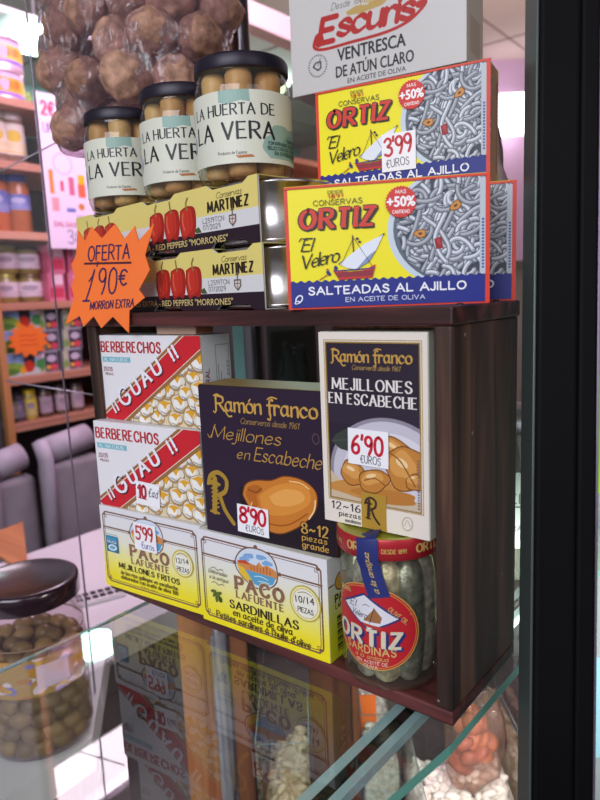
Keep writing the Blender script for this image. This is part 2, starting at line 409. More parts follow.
# ------------------------------------------------------------------ cartons
CARD_W = '#e4e4e6'
def carton(name, label, cat, bl, yaw, w, h, d, body, cf, cr=None, group=None, bev=.0006, topcol=None):
    """bl: world point of the front bottom left corner"""
    a = math.radians(yaw); c = Vector((bl[0], bl[1], bl[2])) + Vector((math.cos(a) * w / 2 - math.sin(a) * d / 2, math.sin(a) * w / 2 + math.cos(a) * d / 2, 0))
    r = empty(name, c, a, label, cat, group)
    mb = MB(); mb.box((-w / 2, -d / 2, 0), (w / 2, d / 2, h), ink(body), bev, 2)
    cf.emit(mb, front(w, d))
    if cr: cr.emit(mb, right(w, d))
    if topcol: mb.box((-w / 2 + .001, -d / 2 + .001, h - .0002), (w / 2 - .001, d / 2 - .001, h + .00015), ink(topcol))
    # closed tuck flaps: a fine seam on the right end
    mb.box((w / 2 - .0002, d / 2 - .0035, .002), (w / 2 + .00012, d / 2 - .003, h - .002), ink('#8f8f90'))
    mb.build('carton', r)
    return r
def price_tag(root, w, d, u, v, tw, th, draws, rot=0, col='#f1f1f4'):
    """paper price sticker on the front of its box"""
    cv = Canvas(tw, th, None); draws(cv); mb = MB()
    X = Matrix.Translation((u / 1000, -d / 2 - .0016, v / 1000)) @ Matrix.Rotation(rot, 4, 'Y')
    mb.box((0, 0, 0), (tw / 1000, .0003, th / 1000), ink(col), X=X)
    n = MB(); cv.emit(n, lambda a, b, l: (a / 1000, -l + .0001, b / 1000))
    for f, mi in zip(n.f, n.mi): mb.add([n.v[i] for i in f], [tuple(range(len(f)))], n.mats[mi], X=X)
    # shift print group with the sheet root is at -w/2
    for i, q in enumerate(mb.v): mb.v[i] = (q[0] - w / 2, q[1], q[2])
    return tag(mb.build('price_tag', root), 'white paper tag with handwritten red price')

# --- yellow, red and blue boxes of elver style strands
def strands(c, seed, ok, n=125):
    rr = random.Random(seed); st = c.step; c.step = 1.5e-6
    for k in range(n):
        for _ in range(30):
            x, y = rr.uniform(58, 106), rr.uniform(12, 66)
            if ok(x, y): break
        a = rr.uniform(0, 2 * PI); cu = rr.choice((-1, 1)) * rr.uniform(.04, .2); p = []
        for i in range(26):
            if not ok(x, y): break
            p.append((x, y)); x += 1.1 * math.cos(a); y += 1.1 * math.sin(a); a += cu; cu += rr.uniform(-.045, .045)
        if len(p) < 4: continue
        f = rr.choice((.86, .94, 1.0, 1.06)); g = lambda v: '#%02x%02x%02x' % tuple(min(255, int(z * f)) for z in v)
        c.line(p, 2.8, '#3c4652'); c.line(p, 2.1, g((150, 158, 168))); c.line([(q[0] - .25, q[1] + .32) for q in p], .95, g((205, 210, 216)), caps=False)
    c.step = st
def elver_front():
    c = Canvas(107, 65, '#d63a22'); c.rect(2, 1, 104.8, 63.8, '#efe40a')
    c.ellipse(93, 39, 38, 31, '#c3d2dc', n=48); c.ellipse(96, 39.5, 38, 30, '#5d6873', n=48); c.ellipse(97, 39.5, 36.5, 28.5, '#39424d', n=48)
    strands(c, 5, lambda x, y: ((x - 98) / 37.5) ** 2 + ((y - 40) / 30) ** 2 < 1)
    for x, y, r in ((72, 37, 0), (90, 50, .6)):
        c.ellipse(x, y, 3.4, 2.3, '#7a4a20', r, wob=.1); c.ellipse(x, y, 2.8, 1.8, '#c98a3c', r, wob=.1); c.ellipse(x, y, 1.1, .7, '#6b4018', r)
    c.poly([(79, 34), (83, 35), (83.5, 29), (80, 28.6)], '#8f2026'); c.poly([(80, 33.4), (82, 34), (82.4, 30)], '#b7343a')
    c.rect(102, 15, 105, 63, '#b9c3c9'); 
    for k in range(16): c.rect(103, 18 + k * 1.6, 104.2, 19 + k * 1.6, '#3b5aa0')
    sea = [(2, 1)] + [(2 + i * .75, 15 + .55 * math.sin(i * 1.05)) for i in range(138)] + [(104.8, 1)]
    c.poly(sea, '#162480')
    c.rect(0, 63.8, 107, 65, '#d63a22'); c.rect(104.8, 0, 107, 65, '#d63a22')
    # lettering
    c.pen('DESDE', 24, 60.3, 1.5, '#4a4a20', w=8, thick=.16); c.pen('1891', 24, 58, 1.8, '#c23a20', w=8, thick=.2)
    c.pen('CONSERVAS', 16, 54.6, 2.6, '#4b4a18', w=26, thick=.14)
    for col, th, dx, dy in (('#1c1a14', .40, .9, -.5), ('#1c1a14', .42, 0, 0), ('#cf3520', .27, 0, 0)):
        c.pen('ORTIZ', 8.5, 43.2, 9, col, w=39, thick=th, thin=th * .62, nib=10, serif=.16, shear=.1, track=.3, dx=dx, dy=dy)
    c.pen('El', 8.5, 31.2, 6.6, '#16160f', w=5.5, thick=.14, thin=.05, nib=35, shear=.35, track=.12)
    c.line([(7.5, 36.5), (9, 38), (12, 37)], .5, '#16160f', True)
    c.pen('Velero', 8, 21.6, 6.8, '#16160f', w=21, thick=.14, thin=.05, nib=35, shear=.35, track=.06, rot=.17)
    # boat
    c.line([(36.5, 38), (37.3, 20)], .6, '#5a2a1e'); c.line([(29, 23.6), (53.3, 38)], .7, '#3a2a22')
    c.poly([(29.2, 23.4), (33, 21.3), (38, 20.2), (45, 24), (49, 30), (52.8, 37.6), (43, 33.5), (35, 28)], '#dfe6ee'); c.poly([(38, 20.2), (45, 24), (49, 30), (44, 26.5)], '#7f95b8')
    c.line([(37, 37), (30, 23)], .25, '#3a2a22'); c.line([(37, 37), (47, 21)], .25, '#3a2a22')
    c.poly([(25.5, 20.6), (34, 19.2), (42, 19.6), (48.5, 22.6), (46.6, 15.6), (28.5, 15.2)], '#c2281f'); c.poly([(26.2, 19), (47.6, 19.6), (46.8, 16.6), (28, 16.4)], '#8a2230'); c.line([(26, 19.9), (47.6, 20.6)], .6, '#2b2f7c')
    c.ellipse(27, 21.5, 1, 1.3, '#27306e'); c.ellipse(23, 19, 1, 1.6, '#27306e', .6); c.line([(22, 18), (18, 15.6)], .5, '#b03a20'); c.ellipse(22.5, 20.8, .7, .7, '#b9603a'); c.ellipse(39, 36.3, .8, .6, '#20243a'); c.ellipse(40.2, 34.6, .8, .6, '#20243a')
    c.pen('SALTEADAS AL AJILLO', 12, 7.8, 3.9, '#e9ecf2', w=83, thick=.22, track=.24)
    c.pen('EN ACEITE DE OLIVA', 32, 3.4, 2.2, '#cdd3ea', w=42, thick=.17)
    c.ellipse(6.3, 5.6, 2.6, 1.9, '#e9ecf2', .9); c.ellipse(6.3, 5.6, 1.9, 1.2, '#162480', .9); c.ellipse(5.2, 3.9, 1.5, .9, '#e9ecf2', .3); c.ellipse(5.2, 3.9, .9, .45, '#162480', .3)
    # badge
    bx, by = 62.3, 53.6; c.poly([((8.2 if k % 2 else 7.6) * math.cos(k * PI / 30) + bx, (8.2 if k % 2 else 7.6) * math.sin(k * PI / 30) + by) for k in range(60)], '#cf2f28')
    c.text('+50%', bx, by - 2.2, 5.2, '#f4f4f4', w=14.2, center=True, bold=.4); c.pen('MAS', bx - 2.6, by + 4.3, 1.7, '#f0d8d4', w=5.2, thick=.2); c.pen('CANTIDAD', bx - 4.4, by - 5.7, 1.6, '#f0d8d4', w=8.8, thick=.2)
    return c
def elver_side(d):
    c = Canvas(d * 1000, 65, '#f0cc2e'); c.rect(2, 1, d * 1000 - 5, 64, '#f0a262'); c.rect(d * 1000 - 6, 8, d * 1000 - 2, 58, '#d8742f')
    for k in range(9): c.ellipse(9, 8 + k * 6, 3, 1.8, '#c9a882', .5)
    return c
d_e = .026
fr = elver_front()
e1 = carton('elver_box', 'yellow, red and blue seafood box in front on crate top, its boat print uncovered', 'box', (-.0945, -.0056, H), 27.2, .1055, .0655, d_e, '#e3c21a', fr, elver_side(d_e), 'yellow red and blue seafood boxes')
fr.w = 107
e2 = copy_tree(e1, label='yellow, red and blue seafood box mostly hidden behind the front one')
def carton_loc(bl, yaw, w, d):
    a = math.radians(yaw); return (bl[0] + math.cos(a) * w / 2 - math.sin(a) * d / 2, bl[1] + math.sin(a) * w / 2 + math.cos(a) * d / 2, bl[2]), a
loc, a = carton_loc((-.0995, .0425, H), 20, .1055, d_e); e2.location = loc; e2.rotation_euler.z = a
e3 = copy_tree(e1, label='yellow, red and blue seafood box topmost, with white 3,99 price tag')
loc, a = carton_loc((-.1195, .0590, H + .0657), 10.5, .1065, d_e); e3.location = loc; e3.rotation_euler.z = a
def d399(c):
    c.pen("3'99", 2.2, 9.2, 9.5, '#c23038', w=16.5, thick=.16, track=.12, jit=.04, rot=.06); c.pen('€UROS', 3, 2.2, 4.4, '#3a3f46', w=14, thick=.09, jit=.05, rot=.06)
price_tag(e3, .1055, d_e, 43.5, 12.5, 21, 21.5, d399)

# --- white boxes of cockles with a red slanted band
def cockle_front():
    c = Canvas(105.5, 65.5, CARD_W); c.rect(16, 0, 105.5, 66, '#d8c9a8')
    rr = random.Random(3)
    spots = [(24, 3), (36, 8), (44, 2), (52, 16), (58, 6), (66, 13), (70, 25), (76, 5), (82, 17), (80, 33), (88, 25), (92, 8), (96, 36), (97, 19), (102, 28), (103, 6), (94, 47), (103, 47), (86, 42), (103, 14), (62, 24), (47, 10)]
    for x, y in spots:
        r = rr.uniform(-.6, .6); s = rr.uniform(.85, 1.15)
        c.ellipse(x, y, 8.2 * s, 6.4 * s, '#a5875c', r, wob=.06, seed=int(x)); c.ellipse(x, y + .6, 7.4 * s, 5.4 * s, '#e2dccb', r, wob=.07, seed=int(x)); c.ellipse(x - 1, y + .6, 4.8 * s, 3.8 * s, '#f0efe8', r, wob=.08, seed=int(y))
        c.poly([(x - 6 * s, y + 3 * s), (x, y + 5.4 * s), (x + 7 * s, y + 3.8 * s), (x + 3 * s, y + 2 * s), (x + 1 * s, y - 1.5 * s), (x - 2 * s, y + 2 * s)], '#e0a62c'); c.line([(x - 4 * s, y - 3 * s), (x + 1 * s, y - 4.4 * s), (x + 5 * s, y - 2 * s)], .8, '#8d97a6', True)
        c.ellipse(x + 4 * s, y - 3.6 * s, 2.2, 1.1, '#b98a4a', r + .4)
    c.poly([(0, 0), (0, 65.5), (105.5, 65.5), (105.5, 62), (2, 0)], CARD_W)
    b = lambda o0, o1: [(o0 - 4, -3), (o1 - 4, -3), (o1 + 97, 65.5), (o0 + 97, 65.5)]
    c.poly([(-1, 5.5), (9, -1.2), (25, -1.2), (107, 54), (107, 60), (107, 67), (88, 67)], '#9a6b3c')
    c.poly([(-1, 3), (4, -1.2), (20.5, -1.2), (107, 57.2), (107, 67), (92, 67)], '#e8e2d4'); c.poly([(-1, 2.2), (4.6, -1.2), (19.6, -1.2), (107, 57.8), (107, 67), (93, 67)], '#c9232e')
    c.pen('BERBERECHOS', 2, 53, 7.4, '#b3252c', w=64.5, thick=.24, thin=.15, nib=0, serif=.1, track=.3)
    c.rect(2.3, 45, 34, 49, '#79b8c4'); c.pen('AL NATURAL', 4, 45.8, 2.4, '#e9f2f4', w=28, thick=.18, thin=.08, nib=0, serif=.12)
    c.pen('25/35', 3, 38, 3, '#8a3a44', w=10, thick=.16); c.pen('PIEZAS', 4.5, 34.8, 1.7, '#8a3a44', w=9, thick=.16)
    an = math.radians(33.5)
    for col, dx, dy, th in (('#4a1e28', .5, -.5, .27), ('#4a1e28', .9, -.9, .27), ('#eceaf0', 0, 0, .25)):
        c.pen('¡¡', 13 + dx, 5.6 + dy, 7, col, w=4.4, thick=th, rot=an, track=.5); c.pen('G', 22.8 + dx, 10.4 + dy, 13.2, col, w=11, thick=th * .85, thin=th * .5, nib=10, serif=.1, rot=an)
        c.pen('UAU', 37 + dx, 20.2 + dy, 11, col, w=36, thick=th, thin=th * .5, nib=10, serif=.13, rot=an, track=.5); c.pen('!!', 80 + dx, 48.2 + dy, 9, col, w=5, thick=th, rot=an, track=.5)
    return c
def cockle_side(d, h):
    c = Canvas(d * 1000, h, '#d5dcdc'); up = PI / 2
    c.pen('AL NATURAL', 6, 8, 3.4, '#8a2430', w=34, thick=.2, rot=up, track=.25); c.pen('PESO NETO', 9.5, 8, 1.6, '#35383c', w=22, thick=.14, rot=up)
    c.frame(13, 6, 26, 58, .35, '#4a4d50')
    for i in range(4): c.lines([[(15 + i * 2.6, 10 + i * 3), (15 + i * 2.6, 44 - i * 5)]], .45, '#55585c')
    c.pen('L 2511 2029', 25, 20, 1.6, '#333', w=26, thick=.14, rot=up); return c
dB = .0275; cf = cockle_front(); cs = cockle_side(dB, 65)
b2 = carton('cockle_box', 'white seafood box with red slanted band, lower of two, with white 10 each tag', 'box', (-.2898, -.0065, .0750), 6.1, .1055, .0655, dB, '#dcdee0', cf, cs, 'white boxes with red slanted band')
b1 = copy_tree(b2, label='white seafood box with red slanted band, upper of two, without price tag')
loc, a = carton_loc((-.2880, .0040, .0750 + .0658), 2.5, .1055, dB); b1.location = loc; b1.rotation_euler.z = a; b1.scale = (1, 1, .965)
def d10(c):
    c.pen('10', 2.5, 5.5, 9, '#b02a38', w=7.5, thick=.24, track=.2, jit=.03); c.line([(2.3, 5), (10.5, 4.6)], .8, '#b02a38'); c.pen('€ad', 12.5, 7.5, 6.2, '#30323a', w=9, thick=.09, jit=.05, shear=.2)
price_tag(b2, .1055, dB, 40.5, 6.5, 23.5, 17.5, d10, .05)

# --- white to yellow boxes with brown ornamental frames
BRN = '#7a5844'
def fish_front(kind):
    w = 105.5 if kind else 104.5; c = Canvas(w, 65.5)
    stops = [(0, (238, 222, 24)), (10, (238, 222, 40)), (25, (235, 229, 135)), (38, (229, 228, 205)), (50, (226, 226, 226)), (66, (224, 224, 230))]
    N = 22
    for k in range(N):
        y = (k + .5) * 66 / N
        for (a, ca), (b, cb) in zip(stops, stops[1:]):
            if a <= y <= b: t = (y - a) / (b - a); col = tuple(int(ca[i] + (cb[i] - ca[i]) * t) for i in range(3))
        c.rect(0, k * 66 / N, w, (k + 1) * 66 / N + .02, '#%02x%02x%02x' % col)
    for o, lw in ((0, 1.15), (1.7, .5)):
        x0, x1, y0, y1 = 3 + o, w - 4.5 - o, 4.6 + o, 60.8 - o
        k = 5
        c.lines([[(x0 + k, y0), (x1 - k, y0)], [(x1, y0 + k), (x1, y1 - k)], [(x1 - k, y1), (w / 2 + 8, y1)], [(w / 2 - 8, y1), (x0 + k, y1)], [(x0, y1 - k), (x0, y0 + k)]], lw, BRN)
        for cx, cy, sx, sy in ((x0, y0, 1, 1), (x1, y0, -1, 1), (x1, y1, -1, -1), (x0, y1, 1, -1)):
            c.line([(cx + sx * k, cy), (cx + sx * 2.5, cy + sy * .4), (cx + sx * 2.6, cy + sy * 2.6), (cx + sx * .4, cy + sy * 2.5), (cx, cy + sy * k)], lw, BRN, True)
            if o == 0:
                for aa in (.4, 1.2, -.4): c.ellipse(cx + sx * (1.4 + math.cos(aa)), cy + sy * (1.4 + math.sin(aa)), 1.5, .6, BRN, sx * sy * (aa - .4))
    c.lines([[(3, 48.8), (w / 2 - 19, 48.8)], [(w / 2 + 19, 48.8), (w - 4, 48.8)]], 1.1, BRN); c.lines([[(3, 47.4), (w / 2 - 19, 47.4)], [(w / 2 + 19, 47.4), (w - 4, 47.4)]], .4, BRN)
    # round harbour picture
    ex, ey = w / 2 - 1.5, 48.5
    c.ellipse(ex, ey, 18, 14, BRN, n=40, wob=.03); c.ellipse(ex, ey, 17, 13, '#cfdce8', n=40, wob=.03)
    for x, y in ((-6, 7), (4, 8), (9, 5), (-10, 4)): c.ellipse(ex + x, ey + y, 4.4, 1.7, '#7fa9d6', .1, wob=.12, seed=x)
    c.poly([(ex - 16.5, ey - 2), (ex - 16, ey + 2), (ex - 8, ey + 2.6), (ex, ey + 1.5), (ex + 2, ey + 4.6), (ex + 5, ey + 2.2), (ex + 9, ey + 3.6), (ex + 16, ey + 1.4), (ex + 16.4, ey - 4), (ex, ey - 5)], '#d08a4c')
    c.poly([(ex - 16.4, ey + 2), (ex - 9, ey + 3.4), (ex - 5, ey + 1.2), (ex - 15, ey + .6)], '#c4462c')
    for i in range(7): c.rect(ex - 5 + i * 2.6, ey - 2.4, ex - 4.2 + i * 2.6, ey + .6 + (i % 3), '#b5552e')
    c.poly([(ex - 15, ey - 3), (ex - 4, ey - 3), (ex + 15.4, ey - 3.2), (ex + 13, ey - 8), (ex + 4, ey - 12), (ex - 6, ey - 11)], '#5a9fc4')
    c.poly([(ex - 16.4, ey - .6), (ex - 11, ey - 2), (ex - 7, ey - 6), (ex - 2, ey - 12.6), (ex - 10, ey - 10), (ex - 14.6, ey - 6.6)], '#e2bb3c')
    c.line([(ex - 2, ey - 6), (ex + 3, ey - 5), (ex + 9, ey - 6)], .5, '#d5e6ee', True); c.line([(ex + 1, ey - 8.6), (ex + 6, ey - 8), (ex + 10, ey - 8.4)], .5, '#d5e6ee', True)
    for o in ((-18.5, 0), (18.5, 0), (0, 14.2)): c.ellipse(ex + o[0], ey + o[1], 1.6, 1.3, BRN)
    if not kind:
        c.rect(30, 33, 73, 37, '#e4dc9a')
    py = 30.5 if not kind else 30.5
    for col, th in (('#e9dfa8', .46), ('#8a6550', .36)): c.pen('PACO', w / 2 - 20, py, 8, col, w=39, thick=th, thin=th * .6, nib=0, serif=.2, track=.42)
    for col, th in (('#8a6550', .28),): c.pen('LAFUENTE', w / 2 - 20, 24.3, 4.4, col, w=39, thick=th, thin=th * .6, nib=0, serif=.17, track=.36)
    if kind:
        c.pen('SARDINILLAS', 26.5, 15.6, 5.4, '#2e2418', w=56, thick=.24, thin=.1, nib=5, serif=.11, track=.28)
        c.pen('en aceite de oliva', 29, 10.6, 4.6, '#3a2e1c', w=49, thick=.17, thin=.1, nib=10, track=.2); c.pen("Petites sardines à l'huile d'olive", 13.5, 5.8, 4.2, '#3a2e1c', w=78, thick=.16, thin=.1, nib=10, track=.2)
        c.pen('Elaboradas', 8.5, 36.4, 2.6, '#6a5a48', w=16.5, thick=.12, shear=.3); c.pen('a la antigua', 9, 32.4, 2.5, '#6a5a48', w=17, thick=.12, shear=.3)
        for y in (40, 29.5): c.line([(11, y), (14, y + 1), (17, y - .6), (20, y + .8), (22, y)], .4, '#6a5a48', True)
        for x, y, r in ((13, 21.5, .9), (16.6, 20.6, -.8), (14.6, 18.6, 1.5), (12, 23.5, .2), (17, 23, .4)): c.ellipse(x, y, 2.6, 1.2, '#5c6a24', r)
        c.ellipse(18, 18.6, 1.5, 1.9, '#3c4a1c'); bx, by, tx = 89, 34.5, '10/14'
    else:
        c.pen('MEJILLONES FRITOS', 17.5, 18, 4, '#2e2418', w=63.5, thick=.24, thin=.12, nib=5, serif=.1, track=.28)
        c.pen('de las rías gallegas en escabeche'.replace('í', 'i'), 19, 13.2, 3, '#3a2e1c', w=60, thick=.18, thin=.11); c.pen('elaborados con aceite de oliva 100', 19, 9.4, 3, '#3a2e1c', w=60, thick=.18, thin=.11)
        c.pen('Peso neto', 41, 6.8, 1.5, '#5a4a30', w=17, thick=.12)
        c.rect(5.6, 29.2, 18.8, 42.2, '#1f6f96'); c.rect(6.3, 38.6, 18, 41.4, '#3d94b4'); c.ellipse(12.2, 33, 5, 2.6, '#d6e8ee', .1); c.ellipse(12.2, 33, 3.4, 1.4, '#6fa9bd', .1); c.pen('GALICIA', 6.8, 36.6, 1.8, '#e6f0f4', w=10.4, thick=.2); c.rect(6.3, 43.2, 18, 43.8, '#9fc0cc')
        bx, by, tx = 86, 35, '12/14'
    R = 11.6 if kind else 10.2
    c.ellipse(bx, by, R, R, '#c2b03a', n=40); c.ellipse(bx, by, R - 1, R - 1, '#efe9b8', n=40); c.ellipse(bx, by, R - 1.9, R - 1.9, '#c2b03a', n=40); c.ellipse(bx, by, R - 2.4, R - 2.4, '#e9e7d8', n=40)
    c.text(tx, bx, by - .4, 4.6 if kind else 4, '#26221a', w=14 if kind else 12, center=True, rot=.08, bold=.12); c.pen('PIEZAS', bx - 5.6, by - 6, 3, '#26221a', w=11.4, thick=.17)
    c.line([(bx - 5, by + 6), (bx, by + 7.4), (bx + 5, by + 6)], .5, '#8a7a50', True)
    return c
def fish_side(d):
    c = Canvas(d * 1000, 65.5)
    for k in range(11):
        t = min(1, max(0, (k - 2) / 6)); c.rect(0, k * 6, d * 1000, k * 6 + 6.02, '#%02x%02x%02x' % tuple(int(a + (b - a) * t) for a, b in zip((214, 214, 30), (224, 226, 224))))
    c.lines([[(0, 48), (6, 48)]], 1, BRN); c.ellipse(14, 48, 7, 6, BRN); c.ellipse(14, 48, 6, 5, '#d9a63c'); c.pen('PACO', 7, 36, 4.6, '#3a2a20', w=18, thick=.3, serif=.15); c.pen('LAFUENTE', 7, 32, 2.6, '#3a2a20', w=18, thick=.26)
    for k in range(16): c.rect(8, 4 + k * 1.5, 20, 4 + k * 1.5 + (.5 + .4 * (k * 7 % 3)), '#26241c')
    return c
dP = .0285
p1 = carton('fried_mussel_box', 'white and yellow seafood box at crate bottom left, with 5,99 tag', 'box', (-.2900, -.0085, T + .0002), 4.6, .1045, .0655, dP, '#d9d9d0', fish_front(0), fish_side(dP), 'white and yellow boxes in the crate bottom')
p2 = carton('small_sardine_box', 'white and yellow seafood box beside the glass jar, showing its uncovered harbour picture', 'box', (-.1848, -.0035, T + .0002), 2.3, .1055, .0655, dP, '#d9dccc', fish_front(1), fish_side(dP), 'white and yellow boxes in the crate bottom')
def d599(c):
    c.pen("5'99", 2.2, 8.5, 9.6, '#c02c38', w=17.5, thick=.17, track=.14, jit=.04); c.pen('€uros', 7.5, 2, 5, '#3d4c9a', w=13, thick=.1, jit=.05)
price_tag(p1, .1045, dP, 38.5, 37.5, 23, 21, d599, 0)

# --- dark purple box and tall white-edged box
GOLD = '#c49a48'
def ornate(c, x, y, h, w, col):
    """Gothic style lettering with curled capitals"""
    c.pen('Ramón', x, y, h, col, w=w * .47, thick=.19, thin=.07, nib=35, track=.14); c.pen('franco', x + w * .535, y, h, col, w=w * .465, thick=.19, thin=.07, nib=35, track=.14)
    c.line([(x - .02 * w, y + h * 1.02), (x + .02 * w, y + h * 1.12), (x + .06 * w, y + h * .95)], h * .1, col, True); c.line([(x, y), (x - .012 * w, y - h * .18), (x - .03 * w, y - h * .1)], h * .11, col, True)
    c.line([(x + .095 * w, y + .03 * h), (x + .13 * w, y - h * .35), (x + .165 * w, y - h * .34)], h * .12, col, True); c.line([(x + .565 * w, y), (x + .558 * w, y - h * .35), (x + .535 * w, y - h * .3)], h * .12, col, True)
    c.line([(x + .54 * w, y + h * 1.0), (x + .58 * w, y + h * 1.16), (x + .63 * w, y + h * 1.08)], h * .1, col, True); c.line([(x + .53 * w, y + .62 * h), (x + .63 * w, y + .66 * h)], h * .08, col)
def bigR(c, x, y, s, col):
    c.line([(x + .12 * s, y + .12 * s), (x + .16 * s, y + .5 * s), (x + .18 * s, y + .86 * s)], .13 * s, col)
    for k in range(7): c.line([(x + .07 * s, y + (.18 + k * .09) * s), (x + .25 * s, y + (.24 + k * .09) * s)], .035 * s, col)
    c.line([(x, y + .74 * s), (x + .08 * s, y + .92 * s), (x + .3 * s, y + 1.0 * s), (x + .5 * s, y + .86 * s), (x + .46 * s, y + .62 * s), (x + .26 * s, y + .5 * s)], .1 * s, col, True)
    c.line([(x - .02 * s, y + .72 * s), (x + .1 * s, y + .78 * s), (x + .3 * s, y + .74 * s)], .07 * s, col, True)
    c.line([(x + .3 * s, y + .5 * s), (x + .42 * s, y + .2 * s), (x + .64 * s, y - .06 * s)], .1 * s, col, True); c.line([(x + .02 * s, y + .12 * s), (x + .24 * s, y + .1 * s)], .06 * s, col)
def mussel(c, pts, base, hi, dk):
    c.line(pts + [pts[0]], 1.3, dk, True); c.poly(catmull(pts + [pts[0]], 6), base)
def dark_front():
    c = Canvas(100, 98, '#2b1d33'); c.rect(0, 0, 100, 98, '#291b30'); c.rect(30, 0, 100, 34, '#20151f')
    ornate(c, 14.5, 82.5, 9.2, 77, GOLD); c.pen('Conserveros desde 1961', 34, 75.2, 3.6, '#9c7a40', w=44, thick=.11, shear=.3, track=.12)
    c.pen('Mejillones', 9, 64, 8, '#b48a44', w=55, thick=.12, thin=.05, nib=35, shear=.3, track=.14); c.pen('en', 29.5, 52.5, 6.5, '#b48a44', w=10, thick=.13, thin=.05, nib=35, shear=.3); c.pen('Escabeche', 43.5, 52.5, 8.4, '#b48a44', w=49, thick=.12, thin=.05, nib=35, shear=.3, track=.14)
    c.line([(6, 66), (8, 64), (11, 69), (13, 73)], .6, '#b48a44', True); c.ellipse(90, 70.5, 2.6, 3.4, '#5a4450'); c.ellipse(90, 70.5, 1.9, 2.7, '#291b30')
    bigR(c, 4, 10, 31, '#a8862f')
    b = [(33, 29), (36, 36), (44, 39.5), (56, 41), (67, 45), (80, 44), (88.5, 38), (88, 28), (82, 20.5), (72, 13), (60, 8), (47, 10), (40, 18)]
    c.line(b + [b[0]], 1.6, '#6d3c16', True); c.poly(catmull(b + [b[0]], 6), '#c97a2c')
    c.poly(catmull([(46, 30), (56, 37), (70, 41.5), (82, 40), (85, 33), (78, 26), (64, 20), (50, 20), (46, 30)], 6), '#d98e38'); c.poly(catmull([(54, 31), (66, 37), (78, 37), (80, 32), (70, 27), (58, 26), (54, 31)], 6), '#e6a452')
    c.poly(catmull([(35, 30), (38, 35), (45, 37), (49, 34), (44, 30), (45, 24), (40, 22), (35, 30)], 6), '#b5641f'); c.line([(38, 33), (44, 32), (48, 35)], 1.2, '#8a4a18', True); c.line([(42, 18), (54, 13), (68, 15), (82, 24)], 1.1, '#a4591c', True)
    c.line([(83, 21), (87, 27), (88, 33)], .9, '#f3d49a', True); c.line([(70, 42.6), (78, 42.4), (84, 39.6)], .8, '#f0c884', True); c.line([(40, 25), (39, 20), (44, 14)], .8, '#e8c08a', True); c.ellipse(78, 17.5, 2, 1.1, '#7a4a28', .7)
    for t, y, h, w in (('8~12', 11.5, 6.4, 18.5), ('piezas', 7.2, 3.7, 17.5), ('grande', 2.4, 3.9, 18.5)): c.pen(t, 77.6, y, h, GOLD, w=w, thick=.2, thin=.1, nib=10, serif=.08, track=.24)
    return c
def plain_side(w, h, col, cap):
    c = Canvas(w, h, col); c.rect(w * .2, h * .08, w * .8, h * .3, cap); c.pen('PESO NETO', w * .2, h * .5, 2, cap, w=w * .6, thick=.16); return c
dD = .030
k1 = carton('mussel_box', 'large dark purple square box with orange mussel picture and 8,90 tag', 'box', (-.1772, -.0012, .0750), 4.2, .1020, .0985, dD, '#241722', dark_front(), plain_side(30, 98, '#5a3420', '#8a6038'), topcol='#8f7428')
def d890(c):
    c.pen("8'90", 2.4, 7.2, 9.6, '#c41f34', w=20, thick=.2, track=.14, jit=.04); c.pen('€UROS', 6.5, 1.6, 4, '#3a3f4a', w=14.5, thick=.1, jit=.05)
price_tag(k1, .1020, dD, 28, 4.2, 25, 18.6, d890, .02)
